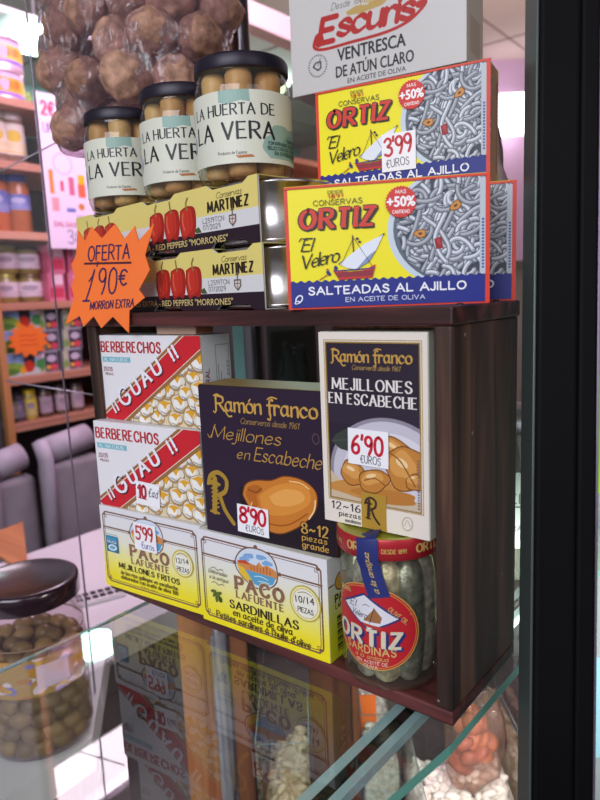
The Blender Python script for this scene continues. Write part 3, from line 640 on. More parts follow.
def white_front():
    c = Canvas(66, 108, '#e6ddd0'); c.frame(3.4, 13.4, 62.8, 103.8, .5, '#a98c4a'); c.frame(4.4, 14.2, 61.6, 102.6, .8, '#9a7c3c')
    c.rect(4.8, 14.6, 61.2, 102.2, '#2a2030'); c.rect(4.8, 58, 61.2, 70, '#2e2536')
    c.ellipse(42, 32, 37, 31, '#8f8a98', n=48); c.ellipse(42, 31, 35, 30, '#c4c1cc', n=48); c.ellipse(43, 30, 30, 25, '#d9d7de', n=48); c.ellipse(44, 29, 26, 20, '#cfcdd6', n=48)
    c.poly([(4.8, 14.6), (61.2, 14.6), (61.2, 20), (40, 17), (20, 20), (4.8, 30)], '#cbb89c'); c.ellipse(28, 22, 24, 5.5, '#c58a44', .05, wob=.08); c.ellipse(40, 20, 20, 4, '#b87a36', 0, wob=.1)
    c.poly([(6, 47), (9, 51), (16, 55), (20, 53), (20, 42), (12, 43)], '#39403a'); c.line([(7, 47.4), (19, 49)], .4, '#525a50')
    def lob(x, y, rx, ry, r, s): c.ellipse(x, y, rx + .7, ry + .7, '#7a4a1c', r, wob=.07, seed=s); c.ellipse(x, y, rx, ry, '#c08038', r, wob=.07, seed=s); c.ellipse(x - 1, y + 1.4, rx * .75, ry * .6, '#d59a50', r, wob=.09, seed=s + 1); c.ellipse(x - 1.6, y + 2.6, rx * .35, ry * .18, '#f0cf98', r, seed=s)
    lob(46, 46, 11, 6.5, -.4, 2); lob(20, 30, 8, 6.5, -.3, 4); lob(52, 37, 11, 12, -.5, 6); lob(33, 27.5, 9.5, 6, .3, 8); lob(58, 30, 5, 4, .2, 5)
    c.line([(44, 44), (50, 40), (58, 28)], .8, '#8a5420', True); c.line([(27, 27), (34, 29), (40, 26)], .7, '#8a5420', True)
    ornate(c, 9, 92.2, 6.2, 48, GOLD); c.pen('Conserveros desde 1961', 21, 88, 2.5, '#a88a50', w=29, thick=.12, shear=.3, track=.12)
    c.pen('MEJILLONES', 8.2, 77, 5.9, '#e4e0da', w=48.5, thick=.2, thin=.07, nib=5, serif=.15, track=.27); c.pen('EN ESCABECHE', 5.8, 69, 5.7, '#e4e0da', w=54, thick=.2, thin=.07, nib=5, serif=.15, track=.27)
    for q in ((0, 0, 66, 14.2), (0, 0, 4.4, 108), (61.6, 0, 66, 108), (0, 102.6, 66, 108)): c.rect(*q, '#e6ddd0')
    c.frame(3.4, 13.4, 62.8, 103.8, .5, '#a98c4a'); c.frame(4.4, 14.2, 61.6, 102.6, .8, '#9a7c3c')
    for k in range(18): c.rect(59.6, 16 + k * 1.5, 60.6, 16.8 + k * 1.5, '#6c6870')
    c.rect(25, 0, 40.8, 20.4, '#b08a34'); bigR(c, 27.6, 4.4, 13.4, '#3a2a20')
    for t, y, h, w in (('12~16', 8, 4.2, 19), ('piezas', 4.2, 3, 14), ('mediano', 1.2, 2, 10)): c.pen(t, 24.2 - w, y, h, '#2c262c', w=w, thick=.2, thin=.09, nib=8, serif=.09, track=.26)
    c.ellipse(53.4, 7, 3.2, 4, '#b9aa92', -.3); c.ellipse(53.4, 7, 2.6, 3.4, '#e6ddd0', -.3); c.line([(51.6, 5.6), (53.4, 9), (55, 6)], .4, '#b9aa92', True)
    return c
dW = .0262
k2 = carton('tall_mussel_box', 'tall white-edged box with mussels on a plate and 6,90 tag, on jar lid', 'box', (-.0806, .0028, .0993), 1.5, .0662, .1083, dW, '#dcd8c8', white_front(), plain_side(26, 108, '#cfd6c0', '#a9a890'))
def d690(c):
    c.pen("6'90", 2.6, 6.6, 9.6, '#c41f34', w=19, thick=.18, track=.18, jit=.05); c.pen('€UROS', 8, 1.4, 4.2, '#3a3f4a', w=12.5, thick=.1, jit=.05)
price_tag(k2, .0662, dW, 17.8, 36, 25.2, 20, d690, .015)
mb = MB(); mb.box((-.03, -.009, 0), (.008, .009, .006), ink('#c9a890'), .0005); mb.box((.0081, -.008, .001), (.0083, .008, .005), ink('#a8684a'))
tag(mb.build('flat_carton', None, (-.2010, .022, .0750 + .0658 + .0636), .05), 'small flat beige carton lying on the upper cockle box', 'box')

# --- white back box on its stand
def tuna_front():
    c = Canvas(161, 128, '#d2d0cc'); RED = '#b8241f'
    c.pen('Desde 1886', 42, 64.5, 5.5, '#4a4640', w=34, thick=.09, shear=.3); c.poly([(56, 60), (66, 63), (76, 61.5), (84, 66), (98, 63), (90, 58), (70, 56), (58, 57)], '#c2a25a'); c.line([(70, 62), (72, 74)], 1, '#c2a25a'); c.poly([(72, 63), (84, 70), (82, 63)], '#cdb47a')
    for col, th in ((RED, .30),):
        c.pen('E', 29, 40, 19, col, w=14, thick=th, thin=th * .7, nib=30, shear=.25); c.pen('scuris', 48, 42.5, 19, col, w=68, thick=th * .95, thin=th * .42, nib=28, shear=.22, track=.1, rot=.0)
    c.line([(26, 46), (24, 38), (34, 34.5), (60, 35), (92, 36), (112, 40), (124, 47), (128, 52), (122, 52.5)], 2.6, RED, True); c.ellipse(29, 43, 5, 6, RED); c.ellipse(123, 51, 4, 3, RED)
    c.text('VENTRESCA', 47, 22, 10.6, '#26282a', w=63, bold=.5); c.text('DE ATÚN CLARO', 45, 8.6, 9.6, '#26282a', w=72, bold=.4); c.text('EN ACEITE DE OLIVA', 56, 2.2, 4.2, '#3a3c3e', w=54, bold=.1)
    for k in range(26):
        a = k * 2 * PI / 26; c.poly([(27 + 7.6 * math.cos(a), 22 + 7.6 * math.sin(a)), (27 + 9.6 * math.cos(a + .08), 22 + 9.6 * math.sin(a + .08)), (27 + 9.6 * math.cos(a - .08), 22 + 9.6 * math.sin(a - .08))], '#55565a')
    c.ellipse(27, 22, 4.4, 4, '#55565a', wob=.12); c.ellipse(27, 22, 2.6, 2.4, '#d2d0cc', wob=.12); c.line([(27, 22), (30, 28)], .7, '#55565a')
    return c
carton('tuna_box', 'large white box with red script name standing at the back behind yellow boxes', 'box', (-.2605, .215, .4071), 9, .1613, .128, .05, '#cfcbc2', tuna_front(), plain_side(50, 128, '#d6cdbc', '#c4b9a4'))
mb = MB(); mb.box((-.05, -.026, 0), (.05, .026, .4066), mat('brown_cork', '#5a3626', .8, noise=.65, nscale=150, bump=.6), .003)
tag(mb.build('cork_pillar', None, (-.190, .262, .0003), .16), 'tall brown speckled cork pillar behind the crate under the white box', 'pillar')

# ------------------------------------------------------------------ pepper tins in paper sleeves
SILVER = mat('tin_plate', '#c9c6c4', .25, 1.0, noise=.08, nscale=90)
LIDPINK = mat('tin_lid', '#d8c4c2', .35, .7)
def pepper(c, x, y, s, flip=1):
    w = s * 1.35
    R0, R1, R2 = '#a3241c', '#c43426', '#dd6a52'
    c.poly(catmull([(x - 4 * w, y + 5 * s), (x, y + 6.4 * s), (x + 4.2 * w, y + 5 * s), (x + 4.6 * w, y - 2 * s), (x + 3 * w, y - 7 * s), (x, y - 6.4 * s), (x - 3 * w, y - 7.4 * s), (x - 4.6 * w, y - 2 * s), (x - 4 * w, y + 5 * s)], 5), R0)
    c.poly(catmull([(x - 3.2 * w, y + 4.6 * s), (x, y + 5.6 * s), (x + 2.4 * w, y + 4.4 * s), (x + 2.6 * w, y - 3 * s), (x - .4 * w, y - 5.6 * s), (x - 3 * w, y - 5.6 * s), (x - 3.8 * w, y), (x - 3.2 * w, y + 4.6 * s)], 5), R1)
    c.line([(x - 2.4 * w, y + 3.6 * s), (x - 2.8 * w, y), (x - 2 * w, y - 3.4 * s)], .8 * s, R2, True); c.line([(x + 1 * w, y + 4.6 * s), (x + 1.4 * w, y - 1 * s), (x + .6 * w, y - 5 * s)], .5 * s, R0, True)
    c.line([(x, y + 5 * s), (x - .4 * w, y + 7.6 * s), (x + .6 * w * flip, y + 9.6 * s)], 1.1 * s, '#8e7a3c', True)
def tin_pack(name, label, bl, yaw):
    n, r, h = 3, .0385, .0365; sw, sd, sh = .232, .0775, .0385
    a = math.radians(yaw); c0 = Vector(bl) + Vector((math.cos(a) * sw / 2 - math.sin(a) * sd / 2, math.sin(a) * sw / 2 + math.cos(a) * sd / 2, 0))
    rt = empty(name, c0, a, label, 'tins', 'sleeved packs of pepper tins')
    for k in range(n):
        mb = MB(); X = Matrix.Translation((-sw / 2 + .0465 + k * .0775 + .003, 0, .0005))
        mb.lathe([(r - .002, 0), (r, .0008), (r, .0022), (r - .0012, .003), (r - .0012, h - .003), (r, h - .002), (r, h), (r - .002, h), (r - .0035, h - .0016)], SILVER, 48, X); mb.lathe([(r - .003, h - .0015), (.002, h - .0012)], LIDPINK, 48, X)
        tn = mb.build('tin', rt); mb = MB(); mb.tube([(r * .5 + math.cos(t) * .008 + X.translation.x, math.sin(t) * .006, h + .0002) for t in [i * PI / 4 for i in range(9)]], .0008, SILVER); mb.build('pull_ring', tn)
    P = MB(); white = ink('#dcdcdc'); t = .0005
    # front and back panels with notches where the tins bulge, top sheet between them
    pts = [(0, 0)]
    for k in range(n): x = (.048 + k * .0775); pts += [(x - .019, 0), (x - .014, .0035), (x + .014, .0035), (x + .019, 0)]
    pts += [(sw, 0), (sw, sh)]
    for k in reversed(range(n)): x = (.048 + k * .0775); pts += [(x + .021, sh), (x + .015, sh - .0032), (x - .015, sh - .0032), (x - .021, sh)]
    pts += [(0, sh)]
    mm = [(x * 1000, y * 1000) for x, y in pts]
    XF = Matrix.Translation((-sw / 2, -sd / 2, 0)) @ Matrix.Rotation(PI / 2, 4, 'X'); P.prism(pts, -t, 0, white, XF)
    XB = Matrix.Translation((-sw / 2, sd / 2, 0)) @ Matrix.Rotation(PI / 2, 4, 'X'); P.prism(pts, -t, 0, white, XB)
    edges = [0] + [(.048 + k * .0775 + s) for k in range(n) for s in (-.021, .021)] + [sw]
    for i in range(0, len(edges), 2): P.box((edges[i] - sw / 2, -sd / 2, sh - t), (edges[i + 1] - sw / 2, sd / 2, sh), ink('#c9bf6a')); P.box((edges[i] - sw / 2, -sd / 2, -.0001), (edges[i + 1] - sw / 2, sd / 2, .0003), white)
    P.box((-sw / 2 + .001, -sd / 2, sh * .3), (-sw / 2 + .0015, sd / 2, sh - .001), white)
    c = Canvas(232, 38.5); c.poly(mm, '#d9d9d8')
    def band(y0, y1, col):
        xs = [p for p in mm]; o = []
        n_ = len(mm)
        poly = mm
        for ax_val, gt in ((y0, True), (y1, False)):
            o = []
            for i in range(len(poly)):
                p = poly[i]; q = poly[(i + 1) % len(poly)]; ip = (p[1] >= ax_val) if gt else (p[1] <= ax_val); iq = (q[1] >= ax_val) if gt else (q[1] <= ax_val)
                if ip: o.append(p)
                if ip != iq: tt = (ax_val - p[1]) / (q[1] - p[1]); o.append((p[0] + (q[0] - p[0]) * tt, ax_val))
            poly = o
        c.poly(poly, col)
    band(20.5, 38.5, '#e2d27a'); band(0, 10.5, '#2a1a26')
    for k, gx in enumerate((28, 64, 134, 152.5, 171)) if False else enumerate((20, 38, 56, 122, 141, 160)):
        pepper(c, gx, 19.2, 1.5, 1 if k % 2 else -1); c.poly([(gx + 7, 13), (gx + 12, 14.5), (gx + 15, 10.8), (gx + 9, 10.8)], '#4a5a34') if k in (2, 5) else None
    c.pen('Conservas', 192, 29.6, 3.4, '#5a4a2a', w=25, thick=.1, shear=.35, track=.1); c.pen('MARTINEZ', 183, 22.4, 5.8, '#2c2018', w=40, thick=.3, thin=.16, nib=0, serif=.12, track=.32)
    c.poly([(204, 18.5), (211, 18.5), (211, 14.4), (207.5, 11.4), (204, 14.4)], '#6a6058'); c.poly([(205, 17.6), (210, 17.6), (210, 14.8), (207.5, 12.6), (205, 14.8)], '#cfcac4'); c.line([(207.5, 18.6), (207.5, 22)], 1, '#6a6058'); c.ellipse(207.5, 21.6, 1.6, .8, '#6a6058'); c.line([(205.4, 16), (209.6, 16)], .5, '#8a3a34'); c.line([(207.5, 17.5), (207.5, 13)], .5, '#8a3a34')
    c.pen('L2519TCN', 177, 16, 2.9, '#5a5a62', w=22, thick=.1, track=.2); c.pen('07/2029', 177, 12, 2.9, '#5a5a62', w=18, thick=.1, track=.2)
    c.text('PIMIENTOS EXTRA - RED PEPPERS "MORRONES"', 56, 3.4, 4.2, '#cdb878', w=146, bold=.16)
    c.emit(P, lambda u, v, l: (u / 1000 - sw / 2, -sd / 2 - .0005 - l, v / 1000))
    P.build('sleeve', rt); return rt
def place_end(x, y, z, yaw, w=.232): a = math.radians(yaw); return (x - w * math.cos(a), y - w * math.sin(a), z)
tin_pack('pepper_tin_pack', 'yellow and white sleeve of pepper tins lying on the crate top, lower of two', place_end(-.1190, .0030, H + .0004, -8.5), -8.5)
tin_pack('pepper_tin_pack', 'yellow and white sleeve of pepper tins carrying the glass jars, upper of two', place_end(-.1225, .0058, H + .0392, -7.6), -7.6)

# ------------------------------------------------------------------ orange star price card
zp = [(90, 90), (140, 155), (175, 75), (245, 150), (325, 75), (385, 165), (445, 100), (470, 185), (560, 95), (510, 265), (540, 350), (480, 455), (515, 500), (425, 570), (425, 695), (325, 600), (255, 665), (205, 595), (140, 655), (115, 590), (20, 640), (75, 480), (55, 415), (75, 355), (50, 290), (80, 235)]
kz = .1235
sp = [((x - 280) * kz * 1.2 + 40, (390 - y) * kz + 45) for x, y in zp]
c = Canvas(90, 90)
INKP = '#3a1f4e'
def zq(x, y): return ((x - 280) * kz * 1.2 + 40, (390 - y) * kz + 45)
c.pen('OFERTA', *zq(162, 272), 10, INKP, w=38, thick=.12, track=.22, jit=.04, rot=-.02); c.line([zq(142, 288), zq(428, 302)], 1.5, '#4a1a2a')
c.line([zq(155, 500), zq(182, 420), zq(205, 328)], 1.3, INKP, True); c.line([zq(172, 392), zq(192, 365), zq(205, 328)], 1.1, INKP); c.line([zq(135, 505), zq(175, 505)], 1.4, INKP); c.pen("'", *zq(218, 385), 12, INKP, w=1.4, thick=.1); c.pen('90', *zq(230, 470), 18, INKP, w=16.5, thick=.075, track=.2, shear=.06); c.pen('€', *zq(360, 425), 10.5, INKP, w=7, thick=.13)
c.pen('MORRON EXTRA', *zq(182, 556), 5.4, INKP, w=40, thick=.15, track=.25, jit=.05, shear=.1, rot=.02)
mb = MB(); org = mat('orange_card', '#f2742a', .55, noise=.04, nscale=30)
XS = Matrix.Rotation(PI / 2, 4, 'X'); mb.prism([((x - 40) / 1000, (y - 45) / 1000) for x, y in sp], -.0004, .0004, org, XS)
c.emit(mb, lambda u, v, l: ((u - 40) / 1000, -.0004 - l, (v - 45) / 1000))
star = mb.build('price_star', None, ats(106.7, 280, .463)); star.rotation_euler = (-.16, .0, math.radians(12))
tag(star, 'large orange star-shaped price card reading 1,90 in front of the pepper tins', 'price sign')

# ------------------------------------------------------------------ jars of pale spears
GJ = glass('jar_glass', '#f2f0e2', 1.5, .03, 1.2, cover=.03, cover_col='#d0d4c4')
DLID = mat('dark_lid', '#1b1526', .4, .2, .5)
def spear_jar_label():
    c = Canvas(100, 44, '#d5d8c6')
    T1, T2 = '#8fb0a4', '#7aa197'
    c.poly([(38, 44), (57, 44), (57.5, 36.5), (52, 37.6), (44, 35.8), (38, 37)], T1)
    c.poly(catmull([(69, 3), (64, 9), (66, 15), (70, 18), (72, 23), (80, 24), (88, 22.4), (97, 23.5), (98, 4), (84, 3), (69, 3)], 4), T1); c.poly(catmull([(80, 5), (78, 12), (84, 18), (92, 19), (97, 16), (97, 5), (80, 5)], 4), T2)
    c.poly(catmull([(2, 20), (6, 24), (11, 22), (15, 17), (13, 11), (6, 8), (2, 10), (2, 20)], 4), '#9aa4ae')
    c.ellipse(9, 31, 3.4, 4.4, '#a0a8a4'); c.ellipse(9, 31, 2.7, 3.6, '#d5d8c6'); c.line([(8, 29), (10, 33)], .6, '#8a928c')
    c.pen('LA HUERTA DE', 17, 29.5, 6.2, '#26282c', w=56, thick=.18, thin=.08, nib=15, track=.24); c.pen('LA VERA', 18, 15, 9.6, '#1f2126', w=54, thick=.18, thin=.07, nib=15, track=.26)
    c.pen('Producto de España'.replace('ñ', 'n'), 36, 5.6, 1.8, '#6a6a62', w=18, thick=.13); c.poly([(47, 4.6), (57, 5), (59, 3.6), (49, 3)], '#b5703a')
    for i, (t, w) in enumerate((('YEMAS DE', 15), ('ESPARRAGOS BLANCOS', 30), ('SELECTOS CULTIVADOS', 31), ('EN EXTREMADURA', 26))): c.pen(t.replace('K', 'X'), 98 - w, 14.4 - i * 3, 1.9, '#2f5650', w=w - 2, thick=.2, track=.3)
    return c
SJL = spear_jar_label()
SP = [mat('spear_a', '#cf9f6c', .35, noise=.18, nscale=60, bump=.3), mat('spear_b', '#c2925e', .35, noise=.2, nscale=60, bump=.3), mat('spear_c', '#dbb47e', .35, noise=.15, nscale=60, bump=.3)]
def spear_jar(loc, ang, label, which, r=.0307, h=.0740):
    rt = empty('asparagus_jar', loc, 0, label, 'jar', 'glass jars of pale spears')
    mb = MB(); mb.lathe([(r * .8, .0008), (r * .93, .002), (r, .007), (r, .053), (r * .98, .0575), (r * .93, .0605), (r * .92, h - .006)], GJ, 56, cap1=False); mb.build('glass_body', rt)
    mb = MB(); R = r * .97; mb.lathe([(R * .99, h - .0088), (R, h - .0081), (R, h - .002), (R * .97, h - .0004), (R * .9, h), (R * .84, h - .0008), (.001, h - .0008)], DLID, 56); mb.build('lid', rt)
    mb = MB(); cm = cyl(r + .0002, 100, ang, .0095); SJL.emit(mb, lambda u, v, l: cm(u, v * .95, l), du=2.5); mb.build('label', rt)
    rr = random.Random(which[1]); a0 = rr.random()
    for k in range(7):
        if k == 6: x = y = 0
        else: a = a0 + k * 2 * PI / 6 + rr.uniform(-.03, .03); x = .0183 * math.cos(a); y = .0183 * math.sin(a)
        q = .0091 * rr.uniform(.95, 1.0); hh = .0670 + rr.uniform(-.002, .001); b1, b2 = rr.uniform(0, 6), rr.uniform(0, 6)
        m = MB(); pr = [(q * .6, 0), (q * .92, .0012)] + [(q * (.97 + .03 * math.sin(i * .9 + b1)), .003 + (hh - .010) * i / 12) for i in range(13)] + [(q * .8, hh - .003), (q * .4, hh)]
        m.lathe(pr, SP[(k + which[1]) % 3], 20); o = m.build('asparagus_spear', None, (loc[0] + x, loc[1] + y, loc[2] + .0030), rr.random() * 6)
        tag(o, 'pale asparagus spear standing inside ' + which[0], 'asparagus', 'spears inside ' + which[0])
ZJ = H + .0392 + .0392
spear_jar((-.1625, .0395, ZJ), math.radians(-53), 'glass jar of pale spears with dark lid, front right and largest looking', ('the front right glass jar', 1))
spear_jar((-.2310, .0505, ZJ), math.radians(-47), 'glass jar of pale spears with dark lid, middle one of the three', ('the middle glass jar', 2))
spear_jar((-.3065, .0555, ZJ), math.radians(-41), 'glass jar of pale spears with dark lid, leftmost above the orange star', ('the leftmost glass jar', 3))

# ------------------------------------------------------------------ walnuts in a hanging bag
WN = [mat('walnut_a', '#a8806a', .7, noise=.4, nscale=2.6, bump=1), mat('walnut_b', '#96705c', .7, noise=.4, nscale=3, bump=1), mat('walnut_c', '#b48c74', .7, noise=.4, nscale=2.3, bump=1)]
def walnut_mesh(seed, m):
    rr = random.Random(seed); bm = bmesh.new(); bmesh.ops.create_icosphere(bm, subdivisions=4, radius=1)
    ph = [rr.uniform(0, 6) for _ in range(6)]
    for v in bm.verts:
        x, y, z = v.co; az = math.atan2(y, x); f = 1
        f += .07 * math.exp(-(x / .1) ** 2)                                   # seam ridge round the shell
        f += .035 * math.sin(7 * az + ph[0] + 2 * math.sin(4 * z + ph[1])) * (1 - z * z) + .025 * math.sin(9 * z + ph[2] + 3 * az) + .02 * math.sin(13 * y + 5 * x + ph[3])
        f += .10 * max(0, z) ** 6
        v.co = Vector((x * f, y * f * .95, z * f * 1.1))
    mb = MB(); mb.add([v.co[:] for v in bm.verts], [[v.index for v in f.verts] for f in bm.faces], m, True); bm.free(); return mb.mesh('walnut')
WM = [walnut_mesh(k, WN[k % 3]) for k in range(6)]
rr = random.Random(11); placed = []
# sight-line centres of the nuts seen in the bag, with their distance
nuts = [(92, 12, .62), (128, 18, .60), (168, 10, .60), (192, 20, .61), (75, 40, .64), (112, 52, .60), (150, 48, .585), (190, 55, .60), (204, 50, .63), (66, 72, .645), (98, 86, .61), (135, 82, .59), (172, 82, .60), (194, 84, .62), (72, 104, .64), (104, 116, .625), (148, 112, .62), (186, 112, .64), (78, 128, .625), (60, 14, .66), (204, 12, .65), (60, 46, .68), (96, 36, .66), (180, 34, .65), (146, 2, .65), (112, -8, .62), (190, -8, .62), (70, -12, .64), (206, -12, .66), (150, -26, .60), (115, -36, .64), (190, -36, .63), (84, -46, .63), (196, -50, .65), (130, 100, .66), (88, 60, .68), (170, 62, .68)]
pos = [ats(x, y, s) for x, y, s in nuts]; RN = .0206
for _ in range(60):
    for i in range(len(pos)):
        for j in range(i):
            d = pos[i] - pos[j]; L = d.length
            if 1e-6 < L < RN * 2.05: k = (RN * 2.05 - L) / 2; d.normalize(); pos[i] = pos[i] + d * k; pos[j] = pos[j] - d * k
for i, p in enumerate(pos):
    p = p + CR * .003 - CD * .006
    if p.z < ZJ + .108 and p.x > -.37 and p.y < .115: p = p + Vector((-.015, .035, 0))
    o = bpy.data.objects.new('walnut', WM[i % 6]); COL.objects.link(o); o.location = p; o.scale = [RN * rr.uniform(.98, 1.08)] * 3; o.rotation_euler = (rr.uniform(0, 6), rr.uniform(0, 6), rr.uniform(0, 6))
    tag(o, 'brown wrinkled walnut in the clear hanging bag', 'walnut', 'walnuts in the hanging bag')
    placed.append(p)
# the film: a lathe-like skin pulled over the nuts
cx = sum(p.x for p in placed) / len(placed); cy = sum(p.y for p in placed) / len(placed); zlo = min(p.z for p in placed) - .021; zhi = max(p.z for p in placed) + .03
vs = []; fs = []; NA, NZ = 72, 46
for j in range(NZ):
    z = zlo + (zhi - zlo) * j / (NZ - 1)
    for k in range(NA):
        a = 2 * PI * k / NA; dx, dy = math.cos(a), math.sin(a); R = .012
        for p in placed:
            hz = abs(p.z - z)
            if hz < .045:
                q = (p.x - cx) * dx + (p.y - cy) * dy; lat = abs(-(p.x - cx) * dy + (p.y - cy) * dx)
                if lat < .03: R = max(R, q + math.sqrt(max(0, .0225 ** 2 - min(hz, .0224) ** 2)) - lat * .25)
        vs.append([R, a, z])
for _ in range(3):
    nv = [v[:] for v in vs]
    for j in range(NZ):
        for k in range(NA):
            s_ = 0; c_ = 0
            for dj in (-1, 0, 1):
                for dk in (-1, 0, 1):
                    jj = j + dj
                    if 0 <= jj < NZ: s_ += vs[jj * NA + (k + dk) % NA][0]; c_ += 1
            nv[j * NA + k][0] = max(vs[j * NA + k][0] * .6, s_ / c_)
    vs = nv
top = zhi
V = [(cx + (R + .0012 * math.sin(a * 23 + z * 300) + .001 * math.sin(a * 41 - z * 520)) * math.cos(a), cy + (R + .0012 * math.sin(a * 23 + z * 300)) * math.sin(a), z) for R, a, z in vs]
for j in range(NZ - 1):
    for k in range(NA): fs.append((j * NA + k, j * NA + (k + 1) % NA, (j + 1) * NA + (k + 1) % NA, (j + 1) * NA + k))
film = glass('bag_film', '#f4eef4', 1.5, .14, 1.6, cover=.05, cover_col='#c8b0c8', streak=True)
bag = empty('walnut_bag', (cx, cy, zlo), 0, 'clear wrinkled plastic bag of walnuts hanging above the jars', 'bag')
mb = MB(); mb.add([(x - cx, y - cy, z - zlo) for x, y, z in V], fs, film, True); mb.add([(0, 0, -.002)] + [(V[k][0] - cx, V[k][1] - cy, 0) for k in range(NA)], [(0, 1 + (k + 1) % NA, 1 + k) for k in range(NA)], film, True); mb.build('film', bag)
mb = MB(); mb.lathe([(.03, zhi - zlo - .002), (.012, zhi - zlo + .03), (.008, zhi - zlo + .05), (.02, zhi - zlo + .09)], film, 24, cap0=False, cap1=False); mb.build('gathered_neck', bag)
mb = MB(); mb.tube([(0, 0, zhi - zlo + .045), (0, 0, 1.55 - zlo)], .0012, mat('string', '#b8b0a0', .8)); mb.build('string', bag)

# ------------------------------------------------------------------ sardine jar
jx, jy, jr = -.0484, .0195, .0286
RIM = mat('red_lid_rim', '#b32730', .35, .25); LTOP = mat('olive_lid_top', '#a8a83c', .35, .3); GLD = '#c9a860'
sj = empty('sardine_jar', (jx, jy, T + .0003), 0, 'round glass jar with red-rimmed lid and red oval label in crate corner', 'jar')
mb = MB(); r = jr; mb.lathe([(r * .86, .0006), (r * .96, .002), (r, .006), (r, .070), (r * .985, .074), (r * .955, .0765), (r * .955, .080)], GJ, 56, cap1=False); mb.build('glass_body', sj)
mb = MB(); R = jr + .0012; mb.lathe([(R * .97, .0775), (R, .0782), (R, .0885), (R * .985, .0894)], RIM, 64, cap1=False); mb.lathe([(R * .985, .0895), (R * .93, .0897), (R * .8, .0886), (.001, .0886)], LTOP, 64, cap0=False)
lc = Canvas(150, 10); 
for u in (10, 50, 90, 128): lc.pen('ORTIZ', u, 3, 4.4, GLD, w=16, thick=.26, thin=.14, nib=10, serif=.1); lc.pen('DESDE 1891', u + 21, 3.4, 2.2, GLD, w=13, thick=.16)
lc.emit(mb, cyl(R, 150, math.radians(-59), .0788), du=2.5); mb.build('lid', sj)
jc = math.radians(-60); lw = 61
c = Canvas(lw, 53)
ex, ey, rx, ry, rot = 28, 26.5, 27.5, 24.5, -.28
c.ellipse(ex, ey, rx, ry, '#c49a4a', rot, n=60); c.ellipse(ex, ey, rx - .6, ry - .6, '#b7222b', rot, n=60); c.ellipse(ex, ey, rx - 1.4, ry - 1.4, '#c49a4a', rot, n=60); c.ellipse(ex, ey, rx - 1.75, ry - 1.75, '#b7222b', rot, n=60)
c.poly([(8, 36.5), (25, 46), (46, 32.6), (27.5, 24)], '#27306e'); c.poly([(10, 36.4), (25, 44.6), (43.6, 32.7), (27.5, 25.2)], '#d9d9df')
c.pen('El', 15, 36.5, 4, '#3a3448', w=4, thick=.12, shear=.3); c.pen('Velero', 16, 32, 3.6, '#3a3448', w=10, thick=.11, shear=.3, rot=-.1)
c.poly([(24, 29.8), (31, 38), (35, 33), (34, 29.6)], '#9a6a42'); c.poly([(22.5, 28.6), (35.5, 27.6), (33, 26), (25, 26.6)], '#b5402c'); c.line([(28, 29), (30.6, 38)], .4, '#3a2a22'); c.line([(24, 38.4), (26, 39.4), (28, 38.6)], .35, '#333', True)
for col, dx, dy, th in (('#27306e', 1.2, -.9, .42), ('#27306e', .6, -.5, .42), ('#d3c9ae', 0, 0, .3)): c.pen('ORTIZ', 5 + dx, 16.6 + dy, 8.6, col, w=40, thick=th, thin=th * .6, nib=10, serif=.13, rot=-.02, track=.34)
c.pen('SARDINAS', 12, 11.0, 4.2, '#d0a866', w=30, thick=.19, track=.3); c.pen('a la antigua', 18, 7.9, 2.5, '#c9a860', w=20, thick=.12, shear=.3, track=.12)
c.pen('EN ACEITE DE', 19.5, 5.2, 1.7, '#d9c8b0', w=18, thick=.17); c.pen('OLIVA', 24, 2.7, 1.8, '#d9c8b0', w=8, thick=.17); c.pen('OLIVE OIL', 38, 38, 2.6, '#d0a866', w=13, thick=.13, rot=-.72); c.pen('SARDINAS', 6, 43, 2.2, '#d0a866', w=10, thick=.15, rot=.1)
mb = MB(); c.emit(mb, cyl(jr + .0002, lw, math.radians(-77), .0120), du=2); mb.build('label', sj)
# blue seal strip running over the lid and down to the label
mb = MB(); blue = ink('#27306e'); path = []
A0, A1 = math.radians(-82), math.radians(-72)
for t in (0, .5, 1): path.append((A0 - .05, jr * (.5 + .5 * t) + (.0012 if t else 0), .0899 if t < 1 else .0896))
path.append((A0, jr + .0018, .0886)); path.append((A0, jr + .0018, .0778)); path.append((A0 + .03, jr + .0006, .0735))
for k in range(1, 9): t = k / 8; path.append((A0 + .03 + (A1 - A0) * t ** 1.3, jr + .0005, .0735 - .0170 * t))
vs = []; fs = []; n = 6
for a, r_, z in path:
    for k in range(n + 1): aa = a + (k / n - .5) * .42; vs.append((r_ * math.cos(aa), r_ * math.sin(aa), z + (k / n - .5) * .002))
for i in range(len(path) - 1):
    for k in range(n): fs.append((i * (n + 1) + k, (i + 1) * (n + 1) + k, (i + 1) * (n + 1) + k + 1, i * (n + 1) + k + 1))
mb.add(vs, fs, blue, True)
sc_ = Canvas(24, 5); sc_.pen('a la antigua', 1, 1.2, 3, '#cdb068', w=21, thick=.13, shear=.3, track=.12)
def strip_map(u, v, l):
    t = u / 24; z = .058 + t * .026; 
    for (a_, r1, z1), (b_, r2, z2) in zip(path[3:], path[4:]):
        if z2 <= z <= z1: f = (z1 - z) / max(1e-6, z1 - z2); aa = a_ + (b_ - a_) * f; r_ = r1 + (r2 - r1) * f; break
    else: aa, r_ = A0, jr + .0018
    aa -= (v - 2.5) / 1000 / jr; return ((r_ + .0003 + l) * math.cos(aa), (r_ + .0003 + l) * math.sin(aa), z)
sc_.emit(mb, strip_map, du=1.5, clip=False)
mb.build('seal_strip', sj)
FS = mat('sardine_skin', '#c6c6c0', .3, .6, noise=.5, nscale=230, bump=.4); FS2 = mat('sardine_skin_green', '#8d938a', .3, .6, noise=.5, nscale=200, bump=.4); FS3 = mat('sardine_skin_gold', '#d2cbb0', .3, .55, noise=.45, nscale=200, bump=.4)
